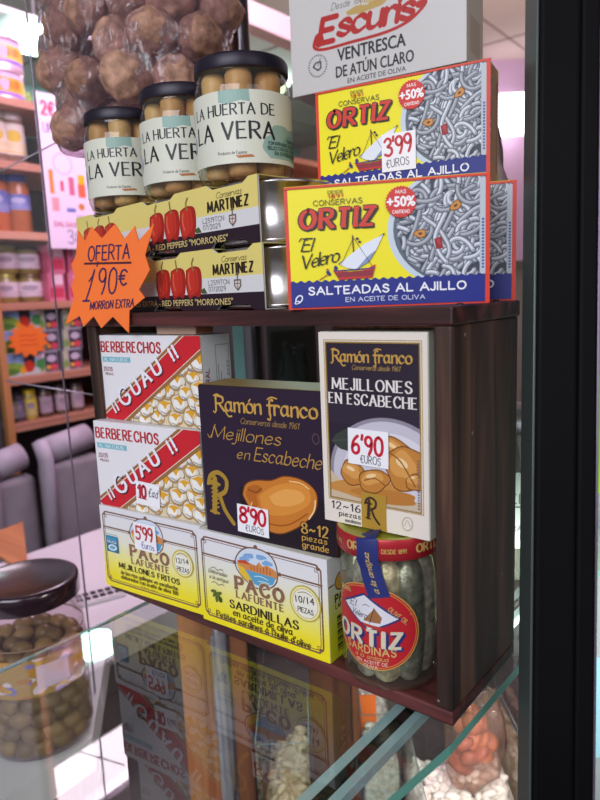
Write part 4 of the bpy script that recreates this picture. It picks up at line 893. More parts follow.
for k in range(11):
    q = .0086 if k < 9 else .0075; a = k * 2 * PI / 9 + .25; rad = jr - .0100 if k < 9 else .006
    if k >= 9: a = k * PI
    mb = MB(); hh = .071; prof = [(q * .45, 0), (q * .75, .003), (q * .9, .014), (q, .03), (q, .045), (q * .95, .058), (q * .75, .067), (q * .3, hh)]
    mb.lathe(prof, (FS, FS3, FS2)[k % 3], 18, Matrix.Diagonal((.85, 1.12, 1, 1)))
    mb.add([(0, q * .9, .028), (0, q * 1.12, .036), (0, q * .95, .044), (.0006, q * .95, .036)], [(0, 1, 3), (1, 2, 3), (0, 3, 2)], FS2)
    o = mb.build('sardine', None, (jx + rad * math.cos(a), jy + rad * math.sin(a), T + .0035), a + (k * 37 % 10) / 14 - .35); tag(o, 'silvery sardine standing packed inside the glass jar with red oval label', 'fish', 'sardines inside the red-labelled jar')

# ------------------------------------------------------------------ glass counter under the crate
PANE = glass('counter_glass', '#dfeee8', 1.52, .015, 1.9)
EDGE = mat('glass_edge_green', '#74bca8', .12, .0, .8); ALU = mat('brushed_aluminium', '#dcf0f8', .35, .1); BLACK = mat('black_gasket', '#0d0e10', .4)
top = empty('glass_counter_top', (-.13, .2, 0), 0, 'reflective glass counter top with green cut edge, carrying the dark wooden crate', 'counter top')
ct = [(-.2630, -.20), (-.2570, -.028), (-.250, .45), (.014, .45), (.0065, .09), (.0042, -.0122), (-.0030, -.062), (-.022, -.20)]
mb = MB(); mb.add([(x + .13, y - .2, 0) for x, y in ct], [tuple(range(len(ct)))], PANE); mb.build('pane', top)
mb = MB()
for i in (3, 4, 5, 6): (x0, y0), (x1, y1) = ct[i], ct[i + 1]; mb.add([(x0 + .13, y0 - .2, -.006), (x1 + .13, y1 - .2, -.006), (x1 + .13, y1 - .2, 0), (x0 + .13, y0 - .2, 0)], [(0, 1, 2, 3)], EDGE)
mb.build('cut_edge', top)
mb = MB(); pe = mat('pale_glass_edge', '#a8b4b4', .15, 0, .8)
(x0, y0), (x1, y1) = ct[0], ct[1]; mb.tube([(x0 + .13, y0 - .2, -.002), (x1 + .13, y1 - .2, -.002), (ct[2][0] + .13, ct[2][1] - .2, -.002)], .0013, pe); mb.build('polished_edge', top)
# double aluminium rail just under the pane
rail = empty('aluminium_rail', (-.04, -.06, -.02), 0, 'pale blue aluminium rail with dark groove running under the glass top', 'rail')
mb = MB()
for a, b, m in ((0, .006, ALU), (.0062, .0122, BLACK), (.0124, .0175, ALU)):
    mb.add([(-.010 + a, -.14, 0), (-.010 + b, -.14, 0), (.003 + b, .5, 0), (.003 + a, .5, 0), (-.010 + a, -.14, .006), (-.010 + b, -.14, .006), (.003 + b, .5, .006), (.003 + a, .5, .006)], [(0, 3, 2, 1), (4, 5, 6, 7), (0, 1, 5, 4), (1, 2, 6, 5), (2, 3, 7, 6), (3, 0, 4, 7)], m)
mb.build('channel', rail)

# ------------------------------------------------------------------ bins of pulses under the glass; local x runs along the picture, local y away
FX = math.atan2(.6221, .7818)
def fr(a, b, z=0): v = Vector((.7818 * a - .6281 * b, .6221 * a + .7782 * b)); return Vector((CP.x + v.x, CP.y + v.y, z))
WOODO = wood('orange_pine', '#9a5f3c', '#c98a5e', 2, 40, .5); WOODB = wood('brown_board', '#3a2218', '#6b4230', 2, 40, .5); WOODR = wood('redbrown_board', '#56301f', '#855038', 2, 40, .5)
pane_edge = mat('acrylic_edge', '#6a7472', .2, 0, .6)
CLEAR = glass('clear_acrylic', '#f2f6f4', 1.45, .03, .9)
def plank(name, label, a0, a1, b0, b1, z0, z1, m, cat='board', kind=None):
    mb = MB(); c = fr((a0 + a1) / 2, (b0 + b1) / 2, 0); mb.box((-(a1 - a0) / 2, -(b1 - b0) / 2, z0), (((a1 - a0) / 2), (b1 - b0) / 2, z1), m, .0015)
    o = mb.build(name, None, c, FX); return tag(o, label, cat) if not kind else tag(o, kind=kind)
ZB = -.40
plank('trim_1', None, -.36, .46, .40, 1.10, ZB - .03, ZB, mat('case_floor', '#4a4340', .6, noise=.2, nscale=12), kind='structure')
plank('pine_divider', 'orange pine divider standing under the glass, left of the bean bins', -.152, -.110, .70, .715, ZB, -.05, WOODO)
plank('brown_post', 'narrow brown wooden post left of the pale bean bin', -.086, -.066, .645, .665, ZB, -.03, WOODR)
plank('black_post', 'thin black post at left edge of the pale bean bin', -.0655, -.0585, .640, .660, ZB, -.03, BLACK, 'post')
plank('dark_board', 'wide dark brown board between pale beans and white beans', -.003, .044, .70, .72, ZB, -.03, WOODB)
plank('red_brown_post', 'narrow reddish post right of the dark brown board', .046, .054, .70, .715, ZB, -.03, WOODR)
def bean_mesh(m, L=.0085, seed=0):
    mb = MB(); rr_ = random.Random(seed); n = 9; pts = []; rs = []
    for i in range(n):
        t = -1 + 2 * i / (n - 1); pts.append((t * L, .18 * L * (1 - t * t) * 1.2, 0)); rs.append(max(.0006, .0044 * math.sqrt(max(0, 1 - t * t)) * (L / .0085)))
    mb.tube(pts, rs, m, 10); return mb.mesh('bean')
BW = [bean_mesh(mat('white_bean', '#d8d2c8', .4), .0088, 1)]; BT_ = [bean_mesh(mat('tan_bean', '#c2a386', .45, noise=.1), .0068, 2)]; BP = [bean_mesh(mat('pale_bean', '#b9a88c', .45, noise=.1), .0085, 3)]
def bin_(name, label, a0, a1, b0, b1, ztop, front_h, beans, nb, lab, grp, heap, fill=260):
    c = fr((a0 + a1) / 2, (b0 + b1) / 2, ZB); w, d = a1 - a0, b1 - b0; h = ztop - ZB
    rt = empty(name, c + Vector((0, 0, .0004)), FX, label, 'bin')
    mb = MB(); mb.box((-w / 2, -d / 2, 0), (w / 2, d / 2, .004), CLEAR); mb.build('base', rt)
    for n_, A, B in (('front_pane', (-w / 2, -d / 2), (w / 2, -d / 2)), ('back_pane', (-w / 2, d / 2), (w / 2, d / 2)), ('side_pane', (-w / 2, -d / 2), (-w / 2, d / 2)), ('side_pane', (w / 2, -d / 2), (w / 2, d / 2))):
        mb = MB(); hh = h + front_h; mb.add([(A[0], A[1], .004), (B[0], B[1], .004), (B[0], B[1], hh), (A[0], A[1], hh)], [(0, 1, 2, 3)], CLEAR); mb.tube([(A[0], A[1], hh), (B[0], B[1], hh)], .0006, pane_edge, 6); mb.build(n_, rt)
    # the heap below the top layer, nobody could count it
    mb = MB(); nx, ny = 14, 14; vs = []; fs = []
    def sur(u, v): return h - .012 + .012 * math.sin(3 * u + 1) * math.cos(2.6 * v)
    for j in range(ny):
        for i in range(nx): u, v = i / (nx - 1), j / (ny - 1); vs.append(((u - .5) * (w - .004), (v - .5) * (d - .004), sur(u, v) - .006))
    k = len(vs); vs += [(x, y, .005) for x, y, _ in vs]
    for j in range(ny - 1):
        for i in range(nx - 1): q = j * nx + i; fs.append((q, q + 1, q + 1 + nx, q + nx))
    ring = [i for i in range(nx)] + [j * nx + nx - 1 for j in range(1, ny)] + [(ny - 1) * nx + i for i in range(nx - 2, -1, -1)] + [j * nx for j in range(ny - 2, 0, -1)]
    for i in range(len(ring)): a_, b_ = ring[i], ring[(i + 1) % len(ring)]; fs.append((a_ + k, b_ + k, b_, a_))
    mb.add(vs, fs, heap, True); rb = random.Random(nb + 1); src = beans[0]; bv = [q.co.copy() for q in src.vertices]; bf = [tuple(q.vertices) for q in src.polygons]
    for i in range(fill):
        u, v = rb.random(), rb.random(); X = Matrix.Translation(((u - .5) * (w - .02), (v - .5) * (d - .02), sur(u, v) - .003 + rb.uniform(-.003, .002))) @ Matrix.Rotation(rb.uniform(0, 6), 4, 'Z') @ Matrix.Rotation(rb.uniform(-.5, .5), 4, 'Y') @ Matrix.Rotation(rb.uniform(0, 6), 4, 'X')
        mb.add(bv, bf, src.materials[0], True, X)
    tag(mb.build('bean_heap', None, c + Vector((0, 0, .0004)), FX), 'deep heap of beans filling the ' + lab, 'beans', kind='stuff')
    rr_ = random.Random(nb)
    R = Matrix.Rotation(FX, 3, 'Z')
    for i in range(nb):
        u, v = rr_.random(), rr_.random(); lift = rr_.uniform(-.002, .006); p = R @ Vector(((u - .5) * (w - .02), (v - .5) * (d - .02), sur(u, v) + lift)) + c
        o = bpy.data.objects.new('bean', rr_.choice(beans)); COL.objects.link(o); o.location = p; o.rotation_euler = (rr_.uniform(0, 6), rr_.uniform(-.5, .5), rr_.uniform(0, 6)); tag(o, 'bean on top of the heap in the ' + lab, 'bean', grp)
hp = lambda n, c_: mat(n, c_, .6, noise=.3, nscale=170, bump=.8)
bin_('bean_bin', 'clear bin of pale brownish beans under the glass, left of the dark board', -.056, -.005, .56, .735, -.292, .10, BP, 60, 'pale bean bin by the dark board', 'beans in the pale bean bin', hp('heap_pale', '#9a8a70'))
bin_('bean_bin', 'clear bin of white beans behind the aluminium rail', .056, .100, .68, .90, -.29, .04, BW, 40, 'white bean bin behind the rail', 'beans behind the aluminium rail', hp('heap_white', '#b0aaa0'))
bin_('bean_bin', 'clear bin of large white beans in front, with bag of orange fruit', .102, .214, .52, .70, -.30, .06, BW, 120, 'front white bean bin', 'beans in the front white bean bin', hp('heap_white', '#b0aaa0'))
bin_('bean_bin', 'clear bin of small tan beans beside the black pillar', .218, .245, .54, .80, -.29, .05, BT_, 80, 'tan bean bin beside the pillar', 'beans in the tan bean bin', hp('heap_tan', '#a88a6c'))
def card(name, label, a, b, z, w, h, m, tilt=0, cat='card'):
    mb = MB(); mb.box((-w / 2, -.0005, 0), (w / 2, .0005, h), m); o = mb.build(name, None, fr(a, b, z), FX); o.rotation_euler = (tilt, 0, FX); return tag(o, label, cat)
card('price_card', 'orange card standing in the white beans behind the rail', .066, .72, -.318, .022, .06, org, -.2)
card('price_card', 'orange card lying in the tan bean bin beside the black pillar', .243, .56, -.33, .05, .05, org, -.9)
# bag of orange dried fruit resting on the white beans
fruit = [mat('apricot_a', '#a8624c', .45, noise=.2, nscale=60), mat('apricot_b', '#b8704e', .45, noise=.2, nscale=60)]
fb = fr(.172, .640, -.3015)
mb = MB(); 
for j in range(13):
    t = j / 12
bm = bmesh.new(); bmesh.ops.create_uvsphere(bm, u_segments=36, v_segments=22, radius=1)
for v in bm.verts: x, y, z = v.co; f = 1 + .05 * math.sin(9 * x + 4 * z) + .04 * math.sin(11 * y - 6 * z); v.co = Vector((math.copysign(abs(x) ** .7, x) * .030 * f, math.copysign(abs(y) ** .8, y) * .030 * f, (math.copysign(abs(z) ** .75, z) * .05 + .012 * x) * f))
bm.verts.index_update()
mb.add([v.co[:] for v in bm.verts], [[v.index for v in f.verts] for f in bm.faces], glass('fruit_bag_film', '#f2e6e0', 1.5, .12, .9, cover=.12, cover_col='#d0b4a8'), True); bm.free()
tag(mb.build('fruit_bag', None, fb + Vector((0, 0, .045)), FX + .2), 'clear bag of orange dried fruit lying behind the large white beans', 'bag')
rr = random.Random(4)
for i in range(26):
    while True:
        x, y, z = rr.uniform(-1, 1), rr.uniform(-1, 1), rr.uniform(-1, 1)
        if abs(x) ** 2.6 + abs(y) ** 2.4 + abs(z) ** 2.4 < .62: break
    mb = MB(); mb.lathe([(.001, -.0055), (.008, -.0045), (.0115, 0), (.008, .0045), (.001, .0052)], fruit[i % 2], 16)
    o = mb.build('dried_apricot', None, fb + Vector((0, 0, .045)) + Matrix.Rotation(FX + .2, 3, 'Z') @ Vector((x * .025, y * .023, z * .040 + .012 * x))); o.rotation_euler = (rr.uniform(0, 6), rr.uniform(0, 6), 0); tag(o, 'dried orange fruit piece inside the clear bag on white beans', 'dried fruit', 'dried fruit in the clear bag')
# crumpled pale bag left of the post, pink bag end by the dark board
def crumple(name, label, a, b, z, sx, sy, sz, m, seed, cat='bag'):
    rr_ = random.Random(seed); ph = [rr_.uniform(0, 6) for _ in range(6)]; bm = bmesh.new(); bmesh.ops.create_icosphere(bm, subdivisions=4, radius=1)
    for v in bm.verts: x, y, z_ = v.co; f = 1 + .08 * math.sin(8 * x + ph[0] + 3 * z_) + .06 * math.sin(13 * z_ + ph[1] + 5 * y) + .05 * math.sin(17 * y + ph[2]); v.co = Vector((math.copysign(abs(x) ** .7, x) * sx * f, y * sy * f, math.copysign(abs(z_) ** .6, z_) * sz * f + sz))
    bm.verts.index_update(); mb = MB(); mb.add([v.co[:] for v in bm.verts], [[v.index for v in f.verts] for f in bm.faces], m, True); bm.free(); return tag(mb.build(name, None, fr(a, b, z), FX), label, cat)
PLB = mat('pale_plastic', '#8f8890', .25, 0, .7, noise=.15, nscale=30); 
crumple('plastic_bag', 'crumpled pale plastic bag beside the orange pine panel', -.099, .672, ZB + .004, .0105, .014, .15, PLB, 3)
crumple('plastic_bag', 'shiny lilac plastic bag lying on the pale brownish beans', -.018, .572, -.300, .020, .012, .014, mat('lilac_plastic', '#b49ac4', .18, 0, .8), 5)

# ------------------------------------------------------------------ the pillar at right, glass door beyond it
PIL = mat('black_enamel', '#060506', .6, 0, .12, noise=.5, nscale=9)
pb = CP + (ats(552, 800, .40) - CP) * .84; pt = CP + (ats(560, 0, .40) - CP) * .84
ax = (pt - pb).normalized(); p0 = pb - ax * .7 + CR * .0020; p1 = pt + ax * .9 + CR * .0020
pil = empty('black_pillar', p0, 0, 'black metal pillar with grey edge strips beside the crate', 'pillar')
zx = ax; xx = Vector((.7818, .6221, 0)); xx = (xx - zx * xx.dot(zx)).normalized(); yx = zx.cross(xx)
RM = Matrix((xx, yx, zx)).transposed().to_4x4(); L = (p1 - p0).length
hw = .0158
mb = MB(); mb.box((-hw, -.010, 0), (hw * .35, .012, L), PIL, .0025, 3, RM); mb.box((hw * .36, -.0085, 0), (hw, .012, L), PIL, .002, 3, RM); mb.build('post', pil)
mb = MB(); mb.box((-hw - .0014, -.0095, 0), (-hw - .0001, .008, L), mat('grey_strip', '#4f5a57', .4, .4), .0004, 2, RM); mb.build('edge_strip', pil)
mb = MB(); mb.box((hw + .0001, -.006, 0), (hw + .0018, .012, L), mat('lilac_strip', '#8a7f92', .3, .6), .0004, 2, RM); mb.build('edge_strip', pil)
door = empty('glass_door', fr(.2600, .60, -.75), FX, 'pale grey-green frosted glass door edge beyond the black pillar', 'door')
mb = MB(); mb.box((-.012, -.004, 0), (-.004, .012, 1.9), mat('door_edge', '#7f8f90', .25, .5), .001); mb.build('edge_profile', door)
mb = MB(); mb.box((-.0035, 0, 0), (.30, .006, 1.9), mat('frosted_pane', '#8ea09f', .25, 0, .6, noise=.18, nscale=4), .001); mb.build('pane', door)
lg = ink('#7fc41e')
mb = MB(); mb.prism([(0, .005), (.005, 0), (.08, 0), (.08, .113), (.005, .113), (0, .108)], 0, .0006, lg, Matrix.Translation((.0035 + .004, -.0008, .780)) @ Matrix.Rotation(PI / 2, 4, 'X')); tag(mb.build('sticker', door), 'bright green rounded sticker')
mb = MB(); mb.box((.009, -.0012, .50), (.10, -.0004, .61), ink('#8cc6d2')); mb.box((.007, -.0016, .565), (.02, -.0013, .585), ink('#c2bd4e')); tag(mb.build('poster', door), 'pale blue poster with yellow mark')
# ------------------------------------------------------------------ things glimpsed behind the crate
CH = mat('chrome', '#8e8c94', .12, 1.0)
q0 = ats(246, 300, .75)
ch = empty('chrome_pole', (q0.x, q0.y, .0006), 0, 'upright chrome pole behind the glass jars and the crate', 'pole')
mb = MB(); mb.lathe([(.013, 0), (.013, 1.54)], CH, 32, Matrix.Translation((0.005, 0.004, 0))); mb.build('tube', ch)
mb = MB(); mb.box((-.012, -.006, 0), (-.0068, .012, 1.54), mat('pole_profile', '#4a4450', .25, .8), .001, X=Matrix.Rotation(FX, 4, 'Z')); mb.build('profile', ch)
def tub(name, label, px, s, z0, w, d, h, m, cat, rt=FX):
    q = ats(px, 300, s); rt_ = empty(name, (q.x, q.y, z0), rt, label, cat); return rt_
t1 = tub('plastic_tub', 'clear plastic tub with grey bag, seen through the crate', 290, .72, .0005, 0, 0, 0, None, 'tub')
mb = MB(); mb.box((-.027, -.02, 0), (.027, .02, .215), glass('tub_clear', '#a8b4ac', 1.45, .04, 1.2), .004, 3); mb.build('shell', t1)
bm = MB(); mb = crumple('grey_bag', 'grey plastic bag inside the clear tub behind the crate', 0, .6, 0, .018, .012, .085, mat('grey_plastic', '#6c6a70', .3, 0, .6), 8); mb.location = t1.location + Vector((0, 0, .002))
q = ats(251, 340, .86); mb = MB(); mb.box((-.011, -.008, 0), (.011, .008, .42), WOODB, .001); tag(mb.build('wooden_post', None, (q.x, q.y, .0005), FX), 'dark wooden post standing behind the chrome pole', 'post')
q = ats(239, 340, .70); mb = MB(); mb.box((-.006, -.004, 0), (.0055, .004, .26), mat('teal_panel', '#6d9a98', .3), .0008); tag(mb.build('teal_card', None, (q.x, q.y, .0005), FX), 'narrow pale teal card standing beside the chrome pole', 'card')
q = ats(507, 590, .545)
jb = empty('olive_jar', (q.x, q.y, .0006), 0, 'glass jar with pale label between the crate and the black pillar', 'jar')
mb = MB(); mb.lathe([(.03, 0), (.034, .004), (.034, .1), (.028, .112), (.028, .12)], glass('jar_grey', '#c8d4cc', 1.45, .04, 1.1, cover=.25, cover_col='#9aa89a'), 40); mb.build('glass_body', jb)
lc = Canvas(150, 60, '#a9c2b8')
for y, t in ((36, 'MIEL'), (26, 'EST'), (14, 'NATURAL')):
    for u in (4, 54, 104): lc.pen(t, u, y, 7 if y > 20 else 4, '#3a4a48', w=28, thick=.16)
mb = MB(); lc.emit(mb, cyl(.0343, 150, -1.0, .028), du=4); mb.build('label', jb)
mb = MB(); mb.lathe([(.0295, .118), (.0295, .132), (.001, .133)], mat('steel_lid', '#8a9490', .3, .8), 40); mb.build('lid', jb)
crumple('sack', 'pinkish clear sack behind the yellow boxes beside the pillar', .19, .72, .0005, .045, .03, .19, mat('pink_film', '#b49a98', .3, 0, .6, noise=.3, nscale=25), 12)

# ------------------------------------------------------------------ big jar on the white counter
ZC = -.2531
wc = mat('white_laminate', '#d9d3d6', .4, noise=.03, nscale=5)
cp = [(-1.07, -.9), (-.60, -.62)] + [(atz(x, y, ZC).x, atz(x, y, ZC).y) for x, y in ((-40, 828), (0, 800), (42, 772), (92, 738), (108, 640))] + [(-.62, .62), (-1.05, .62)]
mb = MB(); mb.prism(cp, ZC - .04, ZC, wc); mb.prism([(-.82 + (x + .82) * .93, y * .93) for x, y in cp], -1.1, ZC - .0405, mat('counter_body', '#6a6064', .6, noise=.1)); tag(mb.build('white_counter', None, (0, 0, 0)), 'low white counter carrying the big pickle jar', 'counter')
bq = atz(44, 733, -.2531); bx_, by_ = bq.x, bq.y
bj = empty('pickle_jar', (bx_, by_, ZC + .0005), 0, 'big glass jar of olives with dark lid on the white counter', 'jar')
r = .0555
mb = MB(); mb.lathe([(r * .8, .001), (r * .95, .004), (r, .014), (r, .132), (r * .98, .146), (r * .93, .158), (r * .90, .166), (r * .90, .174)], glass('big_jar_glass', '#efe8ea', 1.45, .03, .9, cover=.05, cover_col='#c8b0bc'), 64, cap1=False); mb.build('glass_body', bj)
mb = MB(); R = .0545; mb.lathe([(R * .97, .166), (R, .167), (R, .184), (R * .98, .187), (R * .93, .1885), (R * .89, .1872), (.001, .1872)], mat('big_dark_lid', '#2c1a24', .22, .3, .6, coat=.6), 72); mb.build('lid', bj)
c = Canvas(150, 42, '#b48a4a'); rr = random.Random(9)
for i in range(60): c.rect(rr.uniform(0, 145), rr.uniform(0, 38), rr.uniform(0, 145), rr.uniform(0, 42), '#b48a4a') if False else c.ellipse(rr.uniform(0, 150), rr.uniform(0, 42), rr.uniform(3, 8), rr.uniform(2, 5), rr.choice(['#c98a34', '#d8c4d8', '#8a78b4', '#b9783a', '#e0c9d4', '#caa030']), wob=.1, seed=i)
c.rect(58, 8, 92, 34, '#d9bfd4')
mb = MB(); c.emit(mb, cyl(r + .0003, 150, math.radians(-10), .078), du=3); mb.build('label', bj)
OL = []
for k, cc in enumerate(('#8a7648', '#9c8450', '#7a683e')):
    mb = MB(); mb.lathe([(.0005, -.0135), (.006, -.0115), (.0098, -.005), (.0105, .001), (.0085, .008), (.004, .0122), (.0005, .0132)], mat('olive_%d' % k, cc, .35, noise=.15, nscale=50), 20); OL.append(mb.mesh('olive'))
n = 0
for lv in range(7):
    z = ZC + .014 + lv * .0165
    for ring, cnt in ((r - .0125, 13), (r - .034, 6)):
        for k in range(cnt):
            a = 2 * PI * (k + .5 * (lv % 2)) / cnt + rr.uniform(-.05, .05)
            o = bpy.data.objects.new('olive', OL[n % 3]); COL.objects.link(o); n += 1
            o.location = (bx_ + ring * math.cos(a), by_ + ring * math.sin(a), z + rr.uniform(-.002, .002)); o.rotation_euler = (rr.uniform(-.7, .7) + PI / 2, rr.uniform(0, 6), a); o.scale = [rr.uniform(.9, 1.04)] * 3
            tag(o, 'olive inside the big jar with dark lid', 'olive', 'olives inside the big jar')
mb = MB(); mb.tube([((r - .001) * math.cos(a), (r - .001) * math.sin(a), 0) for a in [i * PI / 20 for i in range(41)]], .0008, mat('brine_line', '#a08a70', .3)); 
tag(mb.build('brine_ring', bj, (0, 0, .130)), 'brine line')
# slotted black drip tray and wooden board on the counter
mb = MB(); mb.box((-.04, -.02, 0), (.04, .02, .008), wc, .001)
for i in range(6):
    for j in range(2): mb.box((-.036 + i * .012, -.016 + j * .017, .0079), (-.027 + i * .012, -.004 + j * .017, .0086), BLACK)
p = atz(99, 598, ZC); tag(mb.build('vent_tray', None, (p.x, p.y, ZC + .0004), 1.2), 'white tray with black slots on the white counter near the crate', 'tray')
A = [atz(x, y, ZC + .001) for x, y in ((-20, 540), (23, 524), (28, 566), (22, 573), (-20, 545))]
mb = MB(); cx_ = sum((a.x for a in A)) / 5; cy_ = sum((a.y for a in A)) / 5
mb.prism([(a.x - cx_, a.y - cy_) for a in A], 0, .006, wood('orange_pine_flat', '#a8683c', '#d08a5a', 0, 30, .5)); tag(mb.build('pine_board', None, (cx_, cy_, ZC + .0006)), 'orange pine board lying on the white counter at far left', 'board')

# ------------------------------------------------------------------ shop shell
FLR, CEI = -1.1, 1.62
mb = MB(); mb.box((-4, -2.2, FLR - .05), (2.4, 5, FLR), mat('floor_tiles', '#5a5350', .5, noise=.15, nscale=3)); struct(mb, 'floor')
mb = MB(); mb.box((-4, -.9, CEI), (2.4, 5, CEI + .05), mat('ceiling_paint', '#cbbcb4', .8, noise=.06, nscale=2)); 
for i in range(7): mb.box((-4, -.6 + i * .85, CEI - .004), (2.4, -.585 + i * .85, CEI + .001), mat('ceiling_joint', '#9a8a84', .8))
for i in range(6): mb.box((-3.4 + i, -.9, CEI - .004), (-3.388 + i, 5, CEI + .001), MATS['ceiling_joint'])
struct(mb, 'ceiling')
mb = MB(); mb.box((-4.05, -2.2, FLR), (-4, 5, CEI), mat('wall_teal', '#8fb4ae', .7, noise=.05, nscale=3)); struct(mb, 'wall_left')
mb = MB(); mb.box((-4, 5, FLR), (2.4, 5.05, CEI), mat('wall_beige', '#b9a49c', .7, noise=.06, nscale=3)); struct(mb, 'wall_back')
mb = MB(); mb.box((2.4, -2.2, FLR), (2.45, 5, CEI), MATS['wall_beige']); struct(mb, 'wall_right')

# ------------------------------------------------------------------ wall shelves at left (front edge at x = -1.7, running in y)
SX = -1.70; PINE = wood('shelf_pine', '#a8705a', '#c98f74', 1, 12, .5); PINEU = wood('shelf_pine_upright', '#a06a40', '#c98a56', 2, 12, .5)
def sy(px, py): return atx(px, py, SX).y
ZS = [.806, .632, .437, .235, .018, -.120]
Y0, Y1 = .655, 2.6
un = empty('shelf_unit', (SX - .15, 1.6, FLR), 0, 'tall pine shelf unit at the left wall stocked with jars and cartons', 'shelf')
def part(name, a, b, m, par, bev=.001):
    mb = MB(); o = par.location; mb.box([a[i] - o[i] for i in range(3)], [b[i] - o[i] for i in range(3)], m, bev); return mb.build(name, par)
for z in ZS: part('shelf_board', (SX - .30, Y0, z - .022), (SX, Y1, z), PINE, un)
part('side_post', (SX - .30, .632, FLR), (SX + .005, .653, CEI - .002), PINEU, un); part('side_post', (SX - .30, Y1, FLR), (SX, Y1 + .02, .95), PINEU, un)
part('back_panel', (SX - .312, .655, FLR), (SX - .301, Y1, ZS[0] - .022), mat('shelf_back', '#3a2a34', .7, noise=.15, nscale=4), un)
part('bottom_panel', (SX - .06, Y0, FLR), (SX - .05, Y1, -.15), mat('shelf_plinth', '#4a302a', .6, noise=.2, nscale=4), un) if False else None
cab = empty('grey_cabinet', (SX - .14, .1, FLR), 0, 'dark grey-green cabinet left of the pine shelf unit', 'cabinet')
part('body', (SX - .28, -.6, FLR), (SX - .02, .63, CEI - .004), mat('cabinet_grey', '#4a504e', .6, noise=.12, nscale=5), cab)
part('upper_door', (SX - .0198, -.58, -.1), (SX - .004, .61, 1.5), mat('cabinet_door', '#6a7470', .4, noise=.12, nscale=5), cab); part('lower_door', (SX - .0198, -.58, -1.05), (SX - .004, .61, -.115), mat('cabinet_low', '#54444a', .5, noise=.12, nscale=5), cab)

def far_jar(px, py, zi, r, h, gcol, lidc, labc, text, label, grp, dz=0, depth=.05, lab=(.25, .72)):
    y = max(sy(px, py), Y0 + r + .001); loc = (SX - depth - r, y, ZS[zi] + .0006 + dz); rt = empty('shelf_jar', loc, 0, label, 'jar', grp)
    mb = MB(); mb.lathe([(r * .9, 0), (r, .004), (r, h * .78), (r * .85, h * .86), (r * .84, h * .9)], mat('jarfill_' + gcol, gcol, .25, 0, .6, noise=.25, nscale=70), 28); mb.build('glass_body', rt)
    mb = MB(); mb.lathe([(r * .9, h * .87), (r * .9, h * .99), (r * .86, h), (.001, h)], mat('lid_' + lidc, lidc, .35, .3), 28); mb.build('lid', rt)
    H_ = (lab[1] - lab[0]) * h * 1000; c_ = Canvas(r * 3600, H_, labc); c_.rect(0, H_ * .06, r * 3600, H_ * .12, text); c_.ellipse(r * 1800, H_ * .6, r * 600, H_ * .2, text)
    for i in range(3): c_.rect(r * 700, H_ * (.2 + i * .07), r * 2900, H_ * (.23 + i * .07), text)
    mb = MB(); c_.emit(mb, cyl(r + .0003, r * 3600, -.35, lab[0] * h), du=6); mb.build('label', rt); return rt
def far_box(px, py, zi, w, d, h, body, marks, label, grp, dz=0, depth=.03):
    y = max(sy(px, py), Y0 + w / 2 + .001); c_ = Canvas(w * 1000, h * 1000, body)
    for k in marks: getattr(c_, k[0])(*k[1:])
    mb = MB(); mb.box((-d, -w / 2, 0), (0, w / 2, h), ink(body), .001); c_.emit(mb, lambda u, v, l: (l, u / 1000 - w / 2, v / 1000))
    return tag(mb.build('shelf_carton', None, (SX - depth, y, ZS[zi] + .0006 + dz)), label, 'box', grp)
# top: big round tins in two layers
def big_tin(px, py, dz, col, label, r=.075, h=.088, depth=.03):
    y = sy(px, py); rt = empty('round_tin', (SX - depth - r, y, ZS[0] + .0006 + dz), 0, label, 'tin', 'round tins on the shelf top')
    mb = MB(); mb.lathe([(r, 0), (r, .006), (r * .98, .008), (r * .98, h - .008), (r, h - .006), (r, h), (r * .95, h), (r * .94, h - .004), (.001, h - .004)], mat('tin_pink', '#d9b4c4', .3, .5), 40); mb.build('can', rt)
    c_ = Canvas(r * 3800, 60, col); c_.rect(0, 0, r * 3800, 10, '#8a6ac0'); c_.rect(0, 50, r * 3800, 60, '#c9a8d8')
    for i in range(8): c_.pen('OXI' if i % 2 else 'EXI', 10 + i * 34, 22, 18, '#b8402c' if i % 2 else '#c25a24', w=24, thick=.26)
    for i in range(5): c_.ellipse(30 + i * 60, 30, 14, 16, '#e2a81e' if i % 2 else '#d8a0b8', wob=.1, seed=i)
    mb = MB(); c_.emit(mb, cyl(r * .98 + .0003, r * 3800, -.3, .014), du=6); mb.build('label', rt)
big_tin(15, 78, 0, '#e09a1c', 'large round orange tin on the shelf top, lower of two'); big_tin(13, 45, .0886, '#e2b45a', 'large round tin on the shelf top, upper of two with pinkish lid')
for k, (px, s_) in enumerate(((46, 2.35), (54, 2.5))):
    y = sy(px, 80); pl = empty('potted_plant', (SX - .2 - .02 * k, y + .03, ZS[0] + .0006), 0, ('small pale green potted plant beside the round tins', 'second small pale green potted plant, nearer the price poster')[k], 'plant', 'small plants on the shelf top')
    mb = MB(); mb.lathe([(.018, 0), (.025, .035), (.024, .036)], mat('pot_clay', '#8a6a50', .7), 20); mb.build('pot', pl)
    mb = MB(); lf = mat('leaf_green', '#9ab86a', .5, noise=.2)
    for i in range(40): a = i * 2.4; t = (i % 10) / 10; mb.box((-.008, -.002, -.004), (.008, .002, .004), lf, .001, 1, Matrix.Translation((.018 * math.cos(a) * (1 - t * .4), .018 * math.sin(a) * (1 - t * .4), .04 + t * .05)) @ Matrix.Rotation(a, 4, 'Z') @ Matrix.Rotation(-.6, 4, 'Y'))
    mb.build('foliage', pl)
